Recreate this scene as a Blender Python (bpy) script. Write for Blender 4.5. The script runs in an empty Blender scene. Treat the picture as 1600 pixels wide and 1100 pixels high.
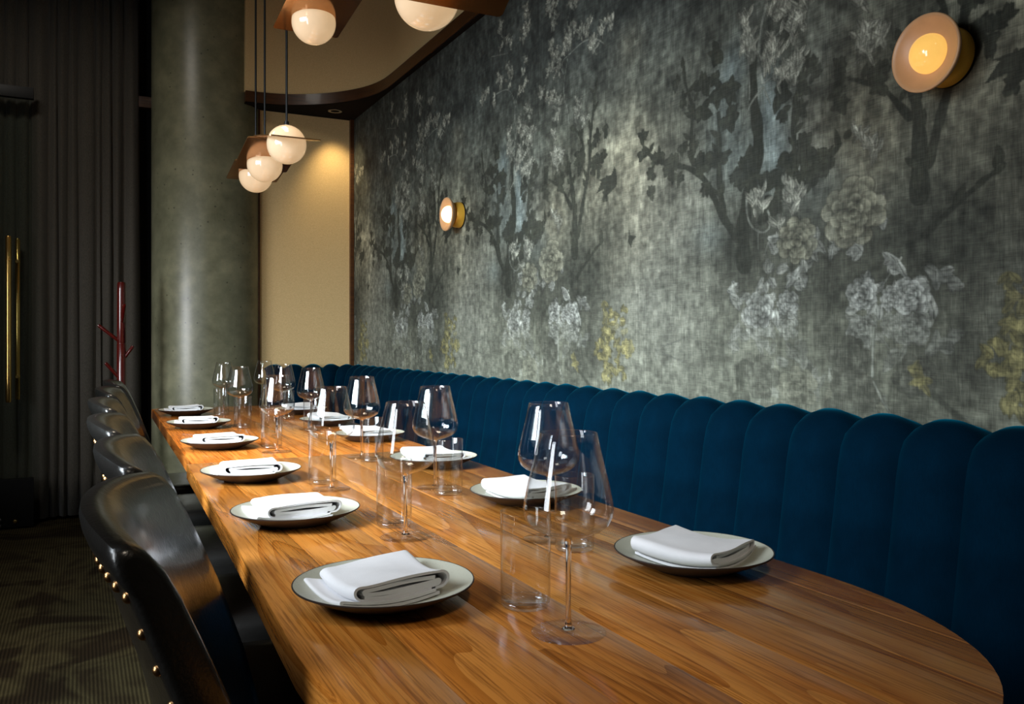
import bpy, bmesh, math, random
import numpy as np
from mathutils import Vector, Matrix

scene = bpy.context.scene
COL = scene.collection
PI = math.pi
random.seed(7)
rng = np.random.RandomState(11)

# ------------------------------------------------------------------ camera
cam_d = bpy.data.cameras.new('camera')
cam_d.sensor_fit = 'HORIZONTAL'
cam_d.sensor_width = 36.0
cam_d.lens = 1340.0 / 1600.0 * 36.0
cam_d.shift_y = -21.0 / 1600.0
cam_d.clip_start = 0.02
cam = bpy.data.objects.new('camera', cam_d)
COL.objects.link(cam)
cam.location = (0, 0, 1.115)
cam.rotation_euler = (PI / 2, 0, -math.radians(26.668))
scene.camera = cam

# ------------------------------------------------------------------ light and exposure
world = bpy.data.worlds.new('world')
scene.world = world
world.use_nodes = True
bg = world.node_tree.nodes['Background']
bg.inputs[0].default_value = (0.72, 0.84, 1.0, 1)
bg.inputs[1].default_value = 0.6
scene.view_settings.view_transform = 'Standard'
scene.view_settings.look = 'None'
scene.view_settings.gamma = 1.0
scene.view_settings.use_curve_mapping = False
scene.view_settings.exposure = 0.0
try:
    scene.cycles.use_denoising = True
    scene.cycles.max_bounces = 10
    scene.cycles.diffuse_bounces = 4
    scene.cycles.glossy_bounces = 5
    scene.cycles.transmission_bounces = 10
    scene.cycles.transparent_max_bounces = 48
    scene.cycles.sample_clamp_indirect = 6.0
except Exception:
    pass


def area_light(name, loc, target, sx, sy, power, color):
    d = bpy.data.lights.new(name, 'AREA')
    d.shape = 'RECTANGLE'
    d.size, d.size_y = sx, sy
    d.energy = power
    d.color = color
    o = bpy.data.objects.new(name, d)
    COL.objects.link(o)
    o.location = loc
    o.rotation_euler = (Vector(target) - Vector(loc)).to_track_quat('-Z', 'Y').to_euler()
    return o


# unseen side lights, set inside windows added to the left wall
wl = area_light('unseen_side_light', (-1.36, 1.95, 1.93), (1.10, 2.98, 0.40), 1.40, 1.00, 75.0, (0.84, 0.92, 1.0))  # key light left of view, spread narrowed to keep upper walls dark
wl.data.spread = math.radians(84)
w2 = area_light('unseen_side_light', (-1.36, 4.05, 1.15), (1.05, 5.45, 0.80), 0.55, 0.95, 8.0, (0.94, 0.96, 1.0))  # added to brighten the column and the lower cream wall
w2.data.spread = math.radians(72)
w3 = area_light('unseen_side_light', (-1.36, 0.86, 1.46), (1.0, 1.2, 1.30), 0.46, 1.34, 21.0, (0.90, 0.95, 1.0))  # added to put bright strips in the glass reflections
# unseen warm overhead lights; the last two are added fills
c1 = area_light('unseen_overhead_light', (0.55, 3.1, 3.36), (0.55, 3.0, 0.7), 0.4, 1.5, 9.0, (1.0, 0.84, 0.64))
c1.data.spread = math.radians(56)
c2 = area_light('unseen_overhead_light', (0.35, -0.5, 3.36), (0.5, 1.0, 0.7), 0.5, 0.7, 3.0, (1.0, 0.86, 0.68))  # added fill for the napkin fronts
c2.data.spread = math.radians(60)
c3 = area_light('unseen_overhead_light', (-0.7, 4.1, 3.36), (-0.1, 5.4, 0.3), 0.5, 0.5, 13.0, (1.0, 0.93, 0.82))  # added fill for curtain, coat rack and column
c3.data.spread = math.radians(128)


# ------------------------------------------------------------------ helpers
def link(o, parent=None):
    COL.objects.link(o)
    if parent is not None:
        o.parent = parent
    return o


def tag(o, label=None, cat=None, group=None, kind=None):
    if label: o['label'] = label
    if cat: o['category'] = cat
    if group: o['group'] = group
    if kind: o['kind'] = kind
    return o


def empty(name, loc=(0, 0, 0), rz=0.0):
    o = bpy.data.objects.new(name, None)
    o.empty_display_size = 0.05
    o.location = loc
    o.rotation_euler = (0, 0, rz)
    return link(o)


def mesh(name, verts, faces, mat=None, smooth=True, sharp=40):
    me = bpy.data.meshes.new(name)
    me.from_pydata([tuple(map(float, v)) for v in verts], [], faces)
    me.validate()
    bm = bmesh.new(); bm.from_mesh(me)
    bmesh.ops.recalc_face_normals(bm, faces=bm.faces)
    bm.to_mesh(me); bm.free()
    if smooth:
        me.polygons.foreach_set('use_smooth', [True] * len(me.polygons))
        if sharp is not None:
            me.set_sharp_from_angle(angle=math.radians(sharp))
    if mat: me.materials.append(mat)
    return me


def add(name, me, parent=None, loc=(0, 0, 0), rot=(0, 0, 0)):
    o = bpy.data.objects.new(name, me)
    o.location = loc; o.rotation_euler = rot
    return link(o, parent)


def copy_tree(o, parent=None):
    c = o.copy()
    COL.objects.link(c)
    c.parent = parent
    for ch in o.children:
        copy_tree(ch, c)
    return c


def box_geo(x0, x1, y0, y1, z0, z1, b=0.0):
    """box with chamfered edges; returns verts, faces"""
    bm = bmesh.new()
    bmesh.ops.create_cube(bm, size=1.0)
    for v in bm.verts:
        v.co = Vector(((x0 + x1) / 2 + v.co.x * (x1 - x0), (y0 + y1) / 2 + v.co.y * (y1 - y0), (z0 + z1) / 2 + v.co.z * (z1 - z0)))
    if b > 0:
        bmesh.ops.bevel(bm, geom=list(bm.edges), offset=b, segments=2, affect='EDGES', profile=0.7)
    vs = [v.co.copy() for v in bm.verts]
    bm.verts.index_update()
    fs = [[v.index for v in f.verts] for f in bm.faces]
    bm.free()
    return vs, fs


def box(name, x0, x1, y0, y1, z0, z1, mat, b=0.0, parent=None):
    v, f = box_geo(x0, x1, y0, y1, z0, z1, b)
    return add(name, mesh(name, v, f, mat, smooth=b > 0), parent)


def join_geo(parts):
    V, F = [], []
    for v, f in parts:
        o = len(V)
        V += list(v)
        F += [[i + o for i in q] for q in f]
    return V, F


def lathe_geo(prof, n=48, axis='Z', close=False):
    """revolve (r, z) points"""
    V, F, rings = [], [], []
    for r, z in prof:
        if r < 1e-6:
            rings.append([len(V)]); V.append((0, 0, z))
        else:
            rings.append(list(range(len(V), len(V) + n)))
            for k in range(n):
                a = 2 * PI * k / n
                V.append((r * math.cos(a), r * math.sin(a), z))
    pairs = list(zip(rings, rings[1:]))
    if close: pairs.append((rings[-1], rings[0]))
    for A, B in pairs:
        if len(A) == 1 and len(B) == 1: continue
        for k in range(n):
            k2 = (k + 1) % n
            if len(A) == 1: F.append([A[0], B[k], B[k2]])
            elif len(B) == 1: F.append([A[k], A[k2], B[0]])
            else: F.append([A[k], A[k2], B[k2], B[k]])
    if axis == 'X':   # revolve about -X
        V = [(-z, x, y) for x, y, z in V]
    return V, F


def tube_geo(pts, rad, n=12, cap=True):
    pts = [Vector(p) for p in pts]
    rads = rad if isinstance(rad, (list, tuple)) else [rad] * len(pts)
    V, F = [], []
    for i, p in enumerate(pts):
        d = (pts[min(i + 1, len(pts) - 1)] - pts[max(i - 1, 0)]).normalized()
        up = Vector((0, 0, 1)) if abs(d.z) < 0.9 else Vector((1, 0, 0))
        u = d.cross(up).normalized(); w = u.cross(d)
        for k in range(n):
            a = 2 * PI * k / n
            V.append(p + (u * math.cos(a) + w * math.sin(a)) * rads[i])
    for i in range(len(pts) - 1):
        for k in range(n):
            k2 = (k + 1) % n
            F.append([i * n + k, i * n + k2, (i + 1) * n + k2, (i + 1) * n + k])
    if cap:
        F.append(list(range(n))); F.append(list(range((len(pts) - 1) * n, len(pts) * n)))
    return V, F


def prism_geo(poly, z0, z1):
    n = len(poly)
    V = [(x, y, z0) for x, y in poly] + [(x, y, z1) for x, y in poly]
    F = [list(range(n))[::-1], list(range(n, 2 * n))]
    F += [[i, (i + 1) % n, n + (i + 1) % n, n + i] for i in range(n)]
    return V, F


# ------------------------------------------------------------------ materials
def srgb(r, g, b):
    f = lambda c: c / 12.92 if c <= 0.04045 else ((c + 0.055) / 1.055) ** 2.4
    return (f(r / 255), f(g / 255), f(b / 255))


class M:
    def __init__(s, name):
        s.m = bpy.data.materials.new(name); s.m.use_nodes = True
        s.t = s.m.node_tree; s.n = s.t.nodes
        s.p = s.n['Principled BSDF']; s.out = s.n['Material Output']

    def node(s, typ, **kw):
        n = s.n.new(typ)
        for k, v in kw.items():
            if k.startswith('i_'):
                n.inputs[k[2:].replace('_', ' ')].default_value = v
            else:
                setattr(n, k, v)
        return n

    def link(s, a, b): s.t.links.new(a, b)

    def setp(s, **kw):
        for k, v in kw.items():
            key = k.replace('_', ' ')
            if key == 'Base Color' or key.endswith('Tint') and isinstance(v, tuple) or key == 'Emission Color':
                v = (*v, 1) if len(v) == 3 else v
            s.p.inputs[key].default_value = v
        return s

    def coords(s, scale=(1, 1, 1), kind='Object', rand=0.0):
        tc = s.node('ShaderNodeTexCoord')
        mp = s.node('ShaderNodeMapping')
        mp.inputs['Scale'].default_value = scale
        s.link(tc.outputs[kind], mp.inputs['Vector'])
        if rand:
            oi = s.node('ShaderNodeObjectInfo')
            mu = s.node('ShaderNodeMath', operation='MULTIPLY'); mu.inputs[1].default_value = rand
            s.link(oi.outputs['Random'], mu.inputs[0])
            cx = s.node('ShaderNodeCombineXYZ')
            s.link(mu.outputs[0], cx.inputs[0]); s.link(mu.outputs[0], cx.inputs[1]); s.link(mu.outputs[0], cx.inputs[2])
            s.link(cx.outputs[0], mp.inputs['Location'])
        return mp.outputs[0]

    def noise(s, vec, scale=5, detail=4, rough=0.55, dist=0.0):
        n = s.node('ShaderNodeTexNoise')
        n.inputs['Scale'].default_value = scale; n.inputs['Detail'].default_value = detail
        n.inputs['Roughness'].default_value = rough; n.inputs['Distortion'].default_value = dist
        s.link(vec, n.inputs['Vector'])
        return n.outputs['Fac']

    def math(s, op, a, b=None):
        n = s.node('ShaderNodeMath', operation=op)
        for i, x in enumerate((a, b)):
            if x is None: continue
            if isinstance(x, (int, float)): n.inputs[i].default_value = x
            else: s.link(x, n.inputs[i])
        return n.outputs[0]

    def ramp(s, fac, stops, interp='LINEAR'):
        n = s.node('ShaderNodeValToRGB')
        n.color_ramp.interpolation = interp
        el = n.color_ramp.elements
        while len(el) < len(stops): el.new(0.5)
        for e, (p, c) in zip(el, stops):
            e.position = p; e.color = (*c, 1) if len(c) == 3 else c
        s.link(fac, n.inputs[0])
        return n.outputs[0]

    def mix(s, fac, a, b, blend='MIX'):
        n = s.node('ShaderNodeMix', data_type='RGBA', blend_type=blend)
        for sock, x in ((n.inputs['Factor'], fac), (n.inputs['A'], a), (n.inputs['B'], b)):
            pass
        ins = [i for i in n.inputs if i.enabled]
        for sock, x in zip(ins, (fac, a, b)):
            if isinstance(x, (int, float)): sock.default_value = x
            elif isinstance(x, tuple): sock.default_value = (*x, 1) if len(x) == 3 else x
            else: s.link(x, sock)
        return [o for o in n.outputs if o.enabled][0]

    def bump(s, h, strength=0.2, dist=0.002):
        n = s.node('ShaderNodeBump')
        n.inputs['Strength'].default_value = strength; n.inputs['Distance'].default_value = dist
        s.link(h, n.inputs['Height'])
        s.link(n.outputs[0], s.p.inputs['Normal'])


def plain(name, col, rough=0.5, metal=0.0, var=0.12, scale=30, **kw):
    m = M(name)
    v = m.coords()
    f = m.noise(v, scale, 3)
    c = m.ramp(f, [(0.25, tuple(x * (1 - var) for x in col)), (0.75, tuple(min(1, x * (1 + var)) for x in col))])
    m.link(c, m.p.inputs['Base Color'])
    m.setp(Roughness=rough, Metallic=metal, **kw)
    return m


def wood(name, lo, mid, hi, rough=0.25, coat=0.0, freq=9.0, use_objcolor=False, long=(1, 0.10, 1)):
    m = M(name)
    v = m.coords(long, rand=37.0)
    n1 = m.noise(v, 3.2, 3, 0.45, 0.4)
    rings = m.math('FRACT', m.math('MULTIPLY', n1, freq * 2.6))
    rings = m.math('SUBTRACT', 1.0, m.math('POWER', rings, 2.2))
    v2 = m.coords(tuple(x * (0.22 if x < 0.5 else 1.0) for x in long), rand=11.0)
    streak = m.noise(v2, 230, 4, 0.7)
    tone = m.noise(v, 1.1, 2, 0.5)
    c1 = m.ramp(m.math('ADD', m.math('MULTIPLY', tone, 0.72), m.math('MULTIPLY', rings, 0.26)), [(0.12, lo), (0.42, mid), (0.85, hi)])
    c2 = m.ramp(streak, [(0.36, (0.36, 0.28, 0.22)), (0.53, (1, 1, 1))])
    c = m.mix(0.75, c1, c2, 'MULTIPLY')
    if use_objcolor:
        oi = m.node('ShaderNodeObjectInfo')
        c = m.mix(1.0, c, oi.outputs['Color'], 'MULTIPLY')
    m.link(c, m.p.inputs['Base Color'])
    m.setp(Roughness=rough, Coat_Weight=coat, Coat_Roughness=0.09)
    m.bump(streak, 0.06, 0.001)
    return m.m


def thin_glass(name, tint=(0.99, 0.995, 0.995), base=0.055, graze=0.92):
    m = M(name)
    m.n.remove(m.p)
    lw = m.node('ShaderNodeLayerWeight'); lw.inputs['Blend'].default_value = 0.5
    pw = m.math('POWER', lw.outputs['Facing'], 5.0)
    fac = m.math('ADD', m.math('MULTIPLY', pw, graze), base)
    # faint wash marks vary the polish a little
    nz = m.noise(m.coords(), 40, 2)
    tr = m.node('ShaderNodeBsdfTransparent'); tr.inputs[0].default_value = (*tint, 1)
    gl = m.node('ShaderNodeBsdfGlossy'); gl.inputs['Roughness'].default_value = 0.01
    m.link(m.math('MULTIPLY', nz, 0.02), gl.inputs['Roughness'])
    mx = m.node('ShaderNodeMixShader')
    m.link(fac, mx.inputs[0]); m.link(tr.outputs[0], mx.inputs[1]); m.link(gl.outputs[0], mx.inputs[2])
    m.link(mx.outputs[0], m.out.inputs[0])
    return m.m


def solid_glass(name):
    m = M(name)
    m.setp(Base_Color=(1, 1, 1), Roughness=0.0, Transmission_Weight=1.0, IOR=1.47)
    nz = m.noise(m.coords(), 25, 2)
    m.link(m.math('MULTIPLY', nz, 0.015), m.p.inputs['Roughness'])
    return m.m


def glow(name, col, strength, base=(0.9, 0.85, 0.75), var=0.15, scale=12):
    m = M(name)
    f = m.noise(m.coords(), scale, 3)
    c = m.ramp(f, [(0.3, tuple(x * (1 - var) for x in col)), (0.7, col)])
    m.link(c, m.p.inputs['Emission Color'])
    m.setp(Base_Color=base, Roughness=0.12, Emission_Strength=strength, Coat_Weight=0.6, Coat_Roughness=0.04)
    return m.m


MAT = {}
MAT['wood_top'] = wood('oiled_elm', srgb(116, 66, 20), srgb(190, 121, 48), srgb(226, 164, 84), 0.24, 0.30, 8.0, True)
MAT['dark_wood'] = wood('dark_walnut', srgb(40, 22, 12), srgb(66, 38, 20), srgb(92, 54, 28), 0.35, 0.2, 7.0, False, (1, 1, 0.15))
MAT['trim_wood'] = wood('walnut_trim', srgb(38, 21, 9), srgb(66, 38, 15), srgb(92, 55, 22), 0.4, 0.1, 6.0, False, (0.2, 0.2, 1.4))
MAT['black_wood'] = plain('black_stained_wood', (0.012, 0.010, 0.009), 0.5).m

m = plain('matte_black_soffit', (0.010, 0.008, 0.007), 0.95)
m.p.inputs['Specular IOR Level'].default_value = 0.1
MAT['matte_black'] = m.m
m = plain('black_leather', (0.0085, 0.0078, 0.007), 0.31, var=0.2, scale=14)
vv = m.coords()
m.bump(m.math('ADD', m.noise(vv, 220, 3), m.math('MULTIPLY', m.noise(vv, 26, 3, 0.6, 0.6), 2.4)), 0.22, 0.0022)
m.setp(Coat_Weight=0.35, Coat_Roughness=0.14)
m.p.inputs['Specular IOR Level'].default_value = 0.46
MAT['leather'] = m.m
MAT['nail'] = plain('antique_brass', (0.50, 0.27, 0.11), 0.28, 1.0).m
MAT['brass'] = plain('polished_brass', (0.86, 0.55, 0.18), 0.2, 1.0, 0.08).m
MAT['brass_warm'] = plain('satin_brass', (0.95, 0.52, 0.06), 0.42, 0.35, 0.06).m
MAT['black_metal'] = plain('black_metal', (0.008, 0.008, 0.008), 0.4, 0.6).m
MAT['chrome'] = plain('steel', (0.6, 0.6, 0.6), 0.2, 1.0).m
MAT['rack'] = plain('oxblood_lacquer', srgb(74, 12, 8), 0.22, 0.0, 0.1, Coat_Weight=0.6, Coat_Roughness=0.08).m
MAT['copper'] = plain('smoked_copper', (0.40, 0.19, 0.065), 0.13, 0.85, 0.2, 9).m

m = M('blue_velvet')
vv = m.coords()
f = m.noise(vv, 9, 3, 0.5)
c = m.ramp(f, [(0.3, srgb(0, 21, 36)), (0.7, srgb(0, 29, 47))])
c2 = m.ramp(m.noise(m.coords((1, 1, 0.12)), 420, 2), [(0.3, (0.75, 0.75, 0.75)), (0.7, (1, 1, 1))])
m.link(m.mix(0.8, c, c2, 'MULTIPLY'), m.p.inputs['Base Color'])
m.setp(Roughness=0.85, Sheen_Weight=0.45, Sheen_Roughness=0.28)
m.p.inputs['Sheen Tint'].default_value = (0.0, 0.40, 0.66, 1)
m.p.inputs['Specular IOR Level'].default_value = 0.02
MAT['velvet'] = m.m

m = M('white_linen')
vv = m.coords()
wv = m.noise(m.coords((1, 1, 1)), 700, 2)
c = m.ramp(m.noise(vv, 20, 3), [(0.3, (0.72, 0.72, 0.74)), (0.7, (0.78, 0.78, 0.80))])
m.link(c, m.p.inputs['Base Color'])
m.setp(Roughness=0.9, Sheen_Weight=0.15)
m.bump(m.math('ADD', wv, m.math('MULTIPLY', m.noise(vv, 35, 2), 2.0)), 0.2, 0.0012)
MAT['linen'] = m.m

m = M('cream_stoneware_glaze')
sp = m.noise(m.coords(), 320, 2)
c = m.ramp(sp, [(0.27, srgb(150, 146, 130)), (0.36, srgb(182, 183, 168))])
m.link(c, m.p.inputs['Base Color'])
m.setp(Roughness=0.38)
MAT['glaze'] = m.m
MAT['plate_dark'] = plain('dark_stoneware', srgb(46, 38, 34), 0.6, 0.0, 0.25, 60).m

m = M('board_marked_concrete')
vv = m.coords()
n1 = m.noise(vv, 2.2, 6, 0.6, 0.3)
n2 = m.noise(vv, 11, 5, 0.65)
c = m.ramp(m.math('ADD', m.math('MULTIPLY', n1, 0.6), m.math('MULTIPLY', n2, 0.4)),
           [(0.32, srgb(80, 81, 61)), (0.5, srgb(114, 114, 91)), (0.68, srgb(144, 142, 114))])
vo = m.node('ShaderNodeTexVoronoi', feature='F1'); vo.inputs['Scale'].default_value = 20
m.link(vv, vo.inputs['Vector'])
pit = m.ramp(vo.outputs['Distance'], [(0.06, (0.30, 0.30, 0.27)), (0.13, (1, 1, 1))])
msk = m.ramp(m.noise(vv, 3.1, 2), [(0.44, (0, 0, 0)), (0.52, (1, 1, 1))])
c = m.mix(msk, c, m.mix(1.0, c, pit, 'MULTIPLY'))
m.link(c, m.p.inputs['Base Color'])
m.setp(Roughness=0.36)
m.p.inputs['Specular IOR Level'].default_value = 0.6
m.bump(n2, 0.08, 0.004)
MAT['concrete'] = m.m

m = M('cream_fabric_panel')
w1 = m.noise(m.coords((1, 1, 0.25)), 620, 1); w2 = m.noise(m.coords((0.25, 0.25, 1)), 620, 1)
c = m.ramp(m.math('ADD', m.math('MULTIPLY', w1, 0.5), m.math('MULTIPLY', w2, 0.5)), [(0.38, srgb(204, 174, 122)), (0.62, srgb(224, 195, 142))])
m.link(c, m.p.inputs['Base Color']); m.setp(Roughness=0.9)
MAT['cream'] = m.m

m = M('charcoal_drape')
c = m.ramp(m.noise(m.coords((1, 1, 0.3)), 300, 2), [(0.3, srgb(62, 58, 52)), (0.7, srgb(82, 78, 70))])
m.link(c, m.p.inputs['Base Color']); m.setp(Roughness=0.95, Sheen_Weight=0.1)
MAT['curtain'] = m.m
MAT['dark_wall'] = plain('dark_plaster', srgb(34, 32, 30), 0.9).m
MAT['side_wall'] = plain('warm_grey_plaster', srgb(84, 78, 70), 0.9).m
MAT['ceiling'] = plain('dark_ceiling_paint', srgb(58, 52, 46), 0.9).m

m = M('patterned_carpet')
vv = m.coords()
rib = m.node('ShaderNodeTexWave', wave_type='BANDS', bands_direction='X', wave_profile='SIN')
rib.inputs['Scale'].default_value = 26; rib.inputs['Distortion'].default_value = 0.6; rib.inputs['Detail'].default_value = 2
m.link(vv, rib.inputs['Vector'])
big = m.noise(vv, 2.6, 3, 0.5, 1.4)
c = m.ramp(big, [(0.40, srgb(34, 26, 15)), (0.52, srgb(58, 51, 32)), (0.66, srgb(41, 33, 20))])
c = m.mix(0.8, c, m.ramp(rib.outputs['Fac'], [(0.3, (0.35, 0.33, 0.3)), (0.7, (1, 1, 1))]), 'MULTIPLY')
c = m.mix(0.7, c, m.ramp(m.noise(vv, 260, 2), [(0.3, (0.4, 0.4, 0.4)), (0.7, (1, 1, 1))]), 'MULTIPLY')
m.link(c, m.p.inputs['Base Color']); m.setp(Roughness=1.0)
m.p.inputs['Specular IOR Level'].default_value = 0.05
m.bump(rib.outputs['Fac'], 0.4, 0.004)
MAT['carpet'] = m.m

MAT['glass_thin'] = thin_glass('blown_glass')
MAT['glass_foot'] = thin_glass('clear_foot_glass', (1, 1, 1), 0.05, 0.6)
MAT['glass_base'] = thin_glass('thick_base_glass', (0.985, 0.985, 0.985), 0.12, 0.8)
MAT['glass_solid'] = solid_glass('solid_glass')
MAT['pane'] = thin_glass('door_glass', (0.86, 0.90, 0.88), 0.03)
MAT['opal'] = glow('opal_globe', (1.0, 0.66, 0.35), 0.60, (0.32, 0.25, 0.18))
MAT['bulb'] = glow('warm_lamp_dome', (1.0, 0.56, 0.12), 0.95, (0.42, 0.24, 0.08))
MAT['bulb_hot'] = glow('bright_lamp_dome', (1.0, 0.78, 0.42), 2.6)
MAT['ring'] = plain('peach_porcelain', srgb(208, 160, 115), 0.4, 0.0, 0.05, Subsurface_Weight=0.0).m
MAT['down_glow'] = glow('downlight_lens', (1.0, 0.8, 0.5), 0.5)

# ------------------------------------------------------------------ painted wallpaper (one repeat is 1.45 m wide)
PER, ZLO, ZHI, RES = 1.45, 0.88, 2.66, 0.0021
PW, PH = int(PER / RES), int((ZHI - ZLO) / RES)
M_ds=[(0.06,[(0.355,1.305),(0.373,1.368),(0.36,1.446),(0.343,1.51),(0.318,1.561),(0.303,1.617),(0.303,1.67),(0.318,1.724),(0.335,1.796),(0.323,1.855),(0.318,1.922)]),(0.03,[(0.303,1.663),(0.306,1.617),(0.318,1.556),(0.345,1.51),(0.358,1.452),(0.368,1.394),(0.355,1.34)]),(0.03,[(0.368,1.376),(0.444,1.447),(0.505,1.554),(0.556,1.608),(0.628,1.634),(0.707,1.656)]),(0.018,[(0.707,1.656),(0.787,1.695),(0.836,1.725),(0.836,1.772)]),(0.018,[(0.574,1.62),(0.595,1.679),(0.589,1.733),(0.577,1.772),(0.583,1.823),(0.622,1.875),(0.628,1.925)]),(0.03,[(0.444,1.447),(0.455,1.514),(0.468,1.598),(0.46,1.68),(0.468,1.769)]),(0.03,[(0.306,1.422),(0.237,1.47),(0.183,1.513),(0.131,1.533),(0.08,1.545),(0.036,1.561),(0.023,1.592)]),(0.02,[(0.183,1.521),(0.17,1.591),(0.183,1.637),(0.183,1.681),(0.17,1.738),(0.148,1.773),(0.14,1.811)]),(0.012,[(0.151,1.537),(0.144,1.585)]),(0.012,[(0.179,1.511),(0.125,1.505),(0.094,1.513)]),(0.05,[(1.262,1.418),(1.262,1.477),(1.262,1.564),(1.271,1.634)]),(0.03,[(1.271,1.634),(1.294,1.722),(1.313,1.778)]),(0.026,[(1.244,1.475),(1.204,1.608),(1.173,1.69),(1.156,1.74),(1.16,1.816),(1.147,1.863),(1.126,1.96),(1.117,2.003)]),(0.022,[(1.285,1.598),(1.346,1.671)]),(0.014,[(1.38,1.696),(1.42,1.714),(1.481,1.742)]),(0.022,[(1.217,1.735),(1.195,1.791),(1.221,1.854),(1.262,1.884)]),(0.016,[(1.257,1.332),(1.159,1.406),(1.103,1.438),(1.064,1.464)])]
M_dl=[((0.194,1.577),0.05),((0.14,1.589),0.05),((0.106,1.551),0.05),((0.223,1.531),0.05),((0.249,1.472),0.05),((0.258,1.522),0.05),((0.345,1.595),0.05),((0.358,1.57),0.05),((0.536,1.852),0.05),((0.228,1.746),0.05),((0.536,1.78),0.05),((0.468,1.807),0.05),((0.42,1.808),0.05),((0.42,1.731),0.05),((0.468,1.933),0.05),((0.493,1.63),0.05),((0.55,1.624),0.05),((1.221,1.752),0.05),((1.23,1.777),0.05),((1.38,1.703),0.05),((0.072,1.559),0.032),((0.094,1.513),0.032),((0.066,1.53),0.032),((0.125,1.497),0.032),((0.286,1.532),0.032),((0.84,1.765),0.032),((0.84,1.709),0.032),((0.774,1.682),0.032),((0.743,1.685),0.032),((0.698,1.664),0.032),((0.669,1.655),0.032),((0.701,1.633),0.032),((0.678,1.617),0.032),((0.65,1.599),0.032),((0.574,1.679),0.032),((0.628,1.69),0.032),((0.439,1.629),0.032),((0.787,1.636),0.032),((0.787,1.577),0.032),((0.396,1.564),0.032),((0.378,1.547),0.032),((0.519,1.551),0.032),((0.656,1.89),0.032),((0.479,1.856),0.032),((0.628,1.834),0.032),((0.117,1.79),0.032),((0.113,1.771),0.032),((0.144,1.74),0.032),((0.155,1.692),0.032),((0.214,1.7),0.032),((1.109,1.83),0.032),((1.134,1.811),0.032),((1.117,1.746),0.032),((1.134,1.716),0.032),((1.051,1.834),0.032),((1.313,1.752),0.032),((1.086,1.743),0.032),((1.069,1.744),0.032),((1.103,1.734),0.032),((1.105,1.702),0.032),((1.06,1.645),0.032),((1.044,1.653),0.032),((1.051,1.611),0.032),((1.365,1.687),0.032),((1.359,1.719),0.032),((0.032,1.764),0.032),((0.036,1.735),0.032),((0.042,1.705),0.032),((0.03,1.672),0.032)]
M_birds=[[(0.996,1.702),(0.984,1.654),(0.988,1.631),(1.068,1.597),(1.047,1.636),(1.113,1.626),(1.08,1.664),(1.105,1.67),(1.019,1.675)],[(0.912,1.477),(0.905,1.457),(0.87,1.449),(0.89,1.437),(0.901,1.415),(0.919,1.436)]]
M_ls=[(0.007,[(1.303,1.902),(1.312,1.969),(1.346,2.03),(1.342,2.081),(1.325,2.12),(1.312,2.168)]),(0.006,[(1.312,2.168),(1.278,2.175),(1.22,2.188),(1.172,2.188),(1.11,2.172),(1.058,2.132)]),(0.005,[(1.338,2.106),(1.364,2.135),(1.346,2.165),(1.312,2.168)]),(0.005,[(1.32,2.171),(1.32,2.249),(1.312,2.311),(1.299,2.329)]),(0.006,[(0.304,2.001),(0.293,2.077),(0.326,2.148),(0.331,2.169),(0.37,2.177),(0.449,2.185),(0.496,2.182)]),(0.005,[(0.532,2.361),(0.359,2.327)]),(0.005,[(0.293,2.077),(0.272,2.134),(0.293,2.164)]),(0.01,[(0.272,2.01),(0.287,1.975),(0.3,1.932),(0.307,1.872),(0.294,1.8),(0.287,1.786)]),(0.006,[(0.287,1.786),(0.34,1.749),(0.363,1.695)]),(0.005,[(0.34,1.756),(0.34,1.813),(0.347,1.865),(0.34,1.929)]),(0.006,[(0.287,1.783),(0.261,1.733)]),(0.006,[(0.287,1.792),(0.253,1.804),(0.215,1.809)]),(0.005,[(0.257,1.897),(0.219,1.916),(0.183,1.925),(0.132,1.934)]),(0.007,[(0.35,1.511),(0.354,1.451),(0.34,1.415),(0.266,1.385),(0.253,1.435),(0.278,1.46)]),(0.005,[(0.263,1.384),(0.283,1.337)]),(0.005,[(0.307,1.408),(0.307,1.355)]),(0.006,[(1.305,1.297),(1.326,1.274),(1.352,1.242)]),(0.008,[(1.381,1.147),(1.384,1.095),(1.386,1.024)]),(0.006,[(1.384,1.02),(1.357,0.97),(1.326,0.936)]),(0.005,[(0.755,1.089),(0.763,1.046)]),(0.004,[(0.732,1.089),(0.626,1.115)]),(0.004,[(0.732,1.07),(0.626,1.045)])]
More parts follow.
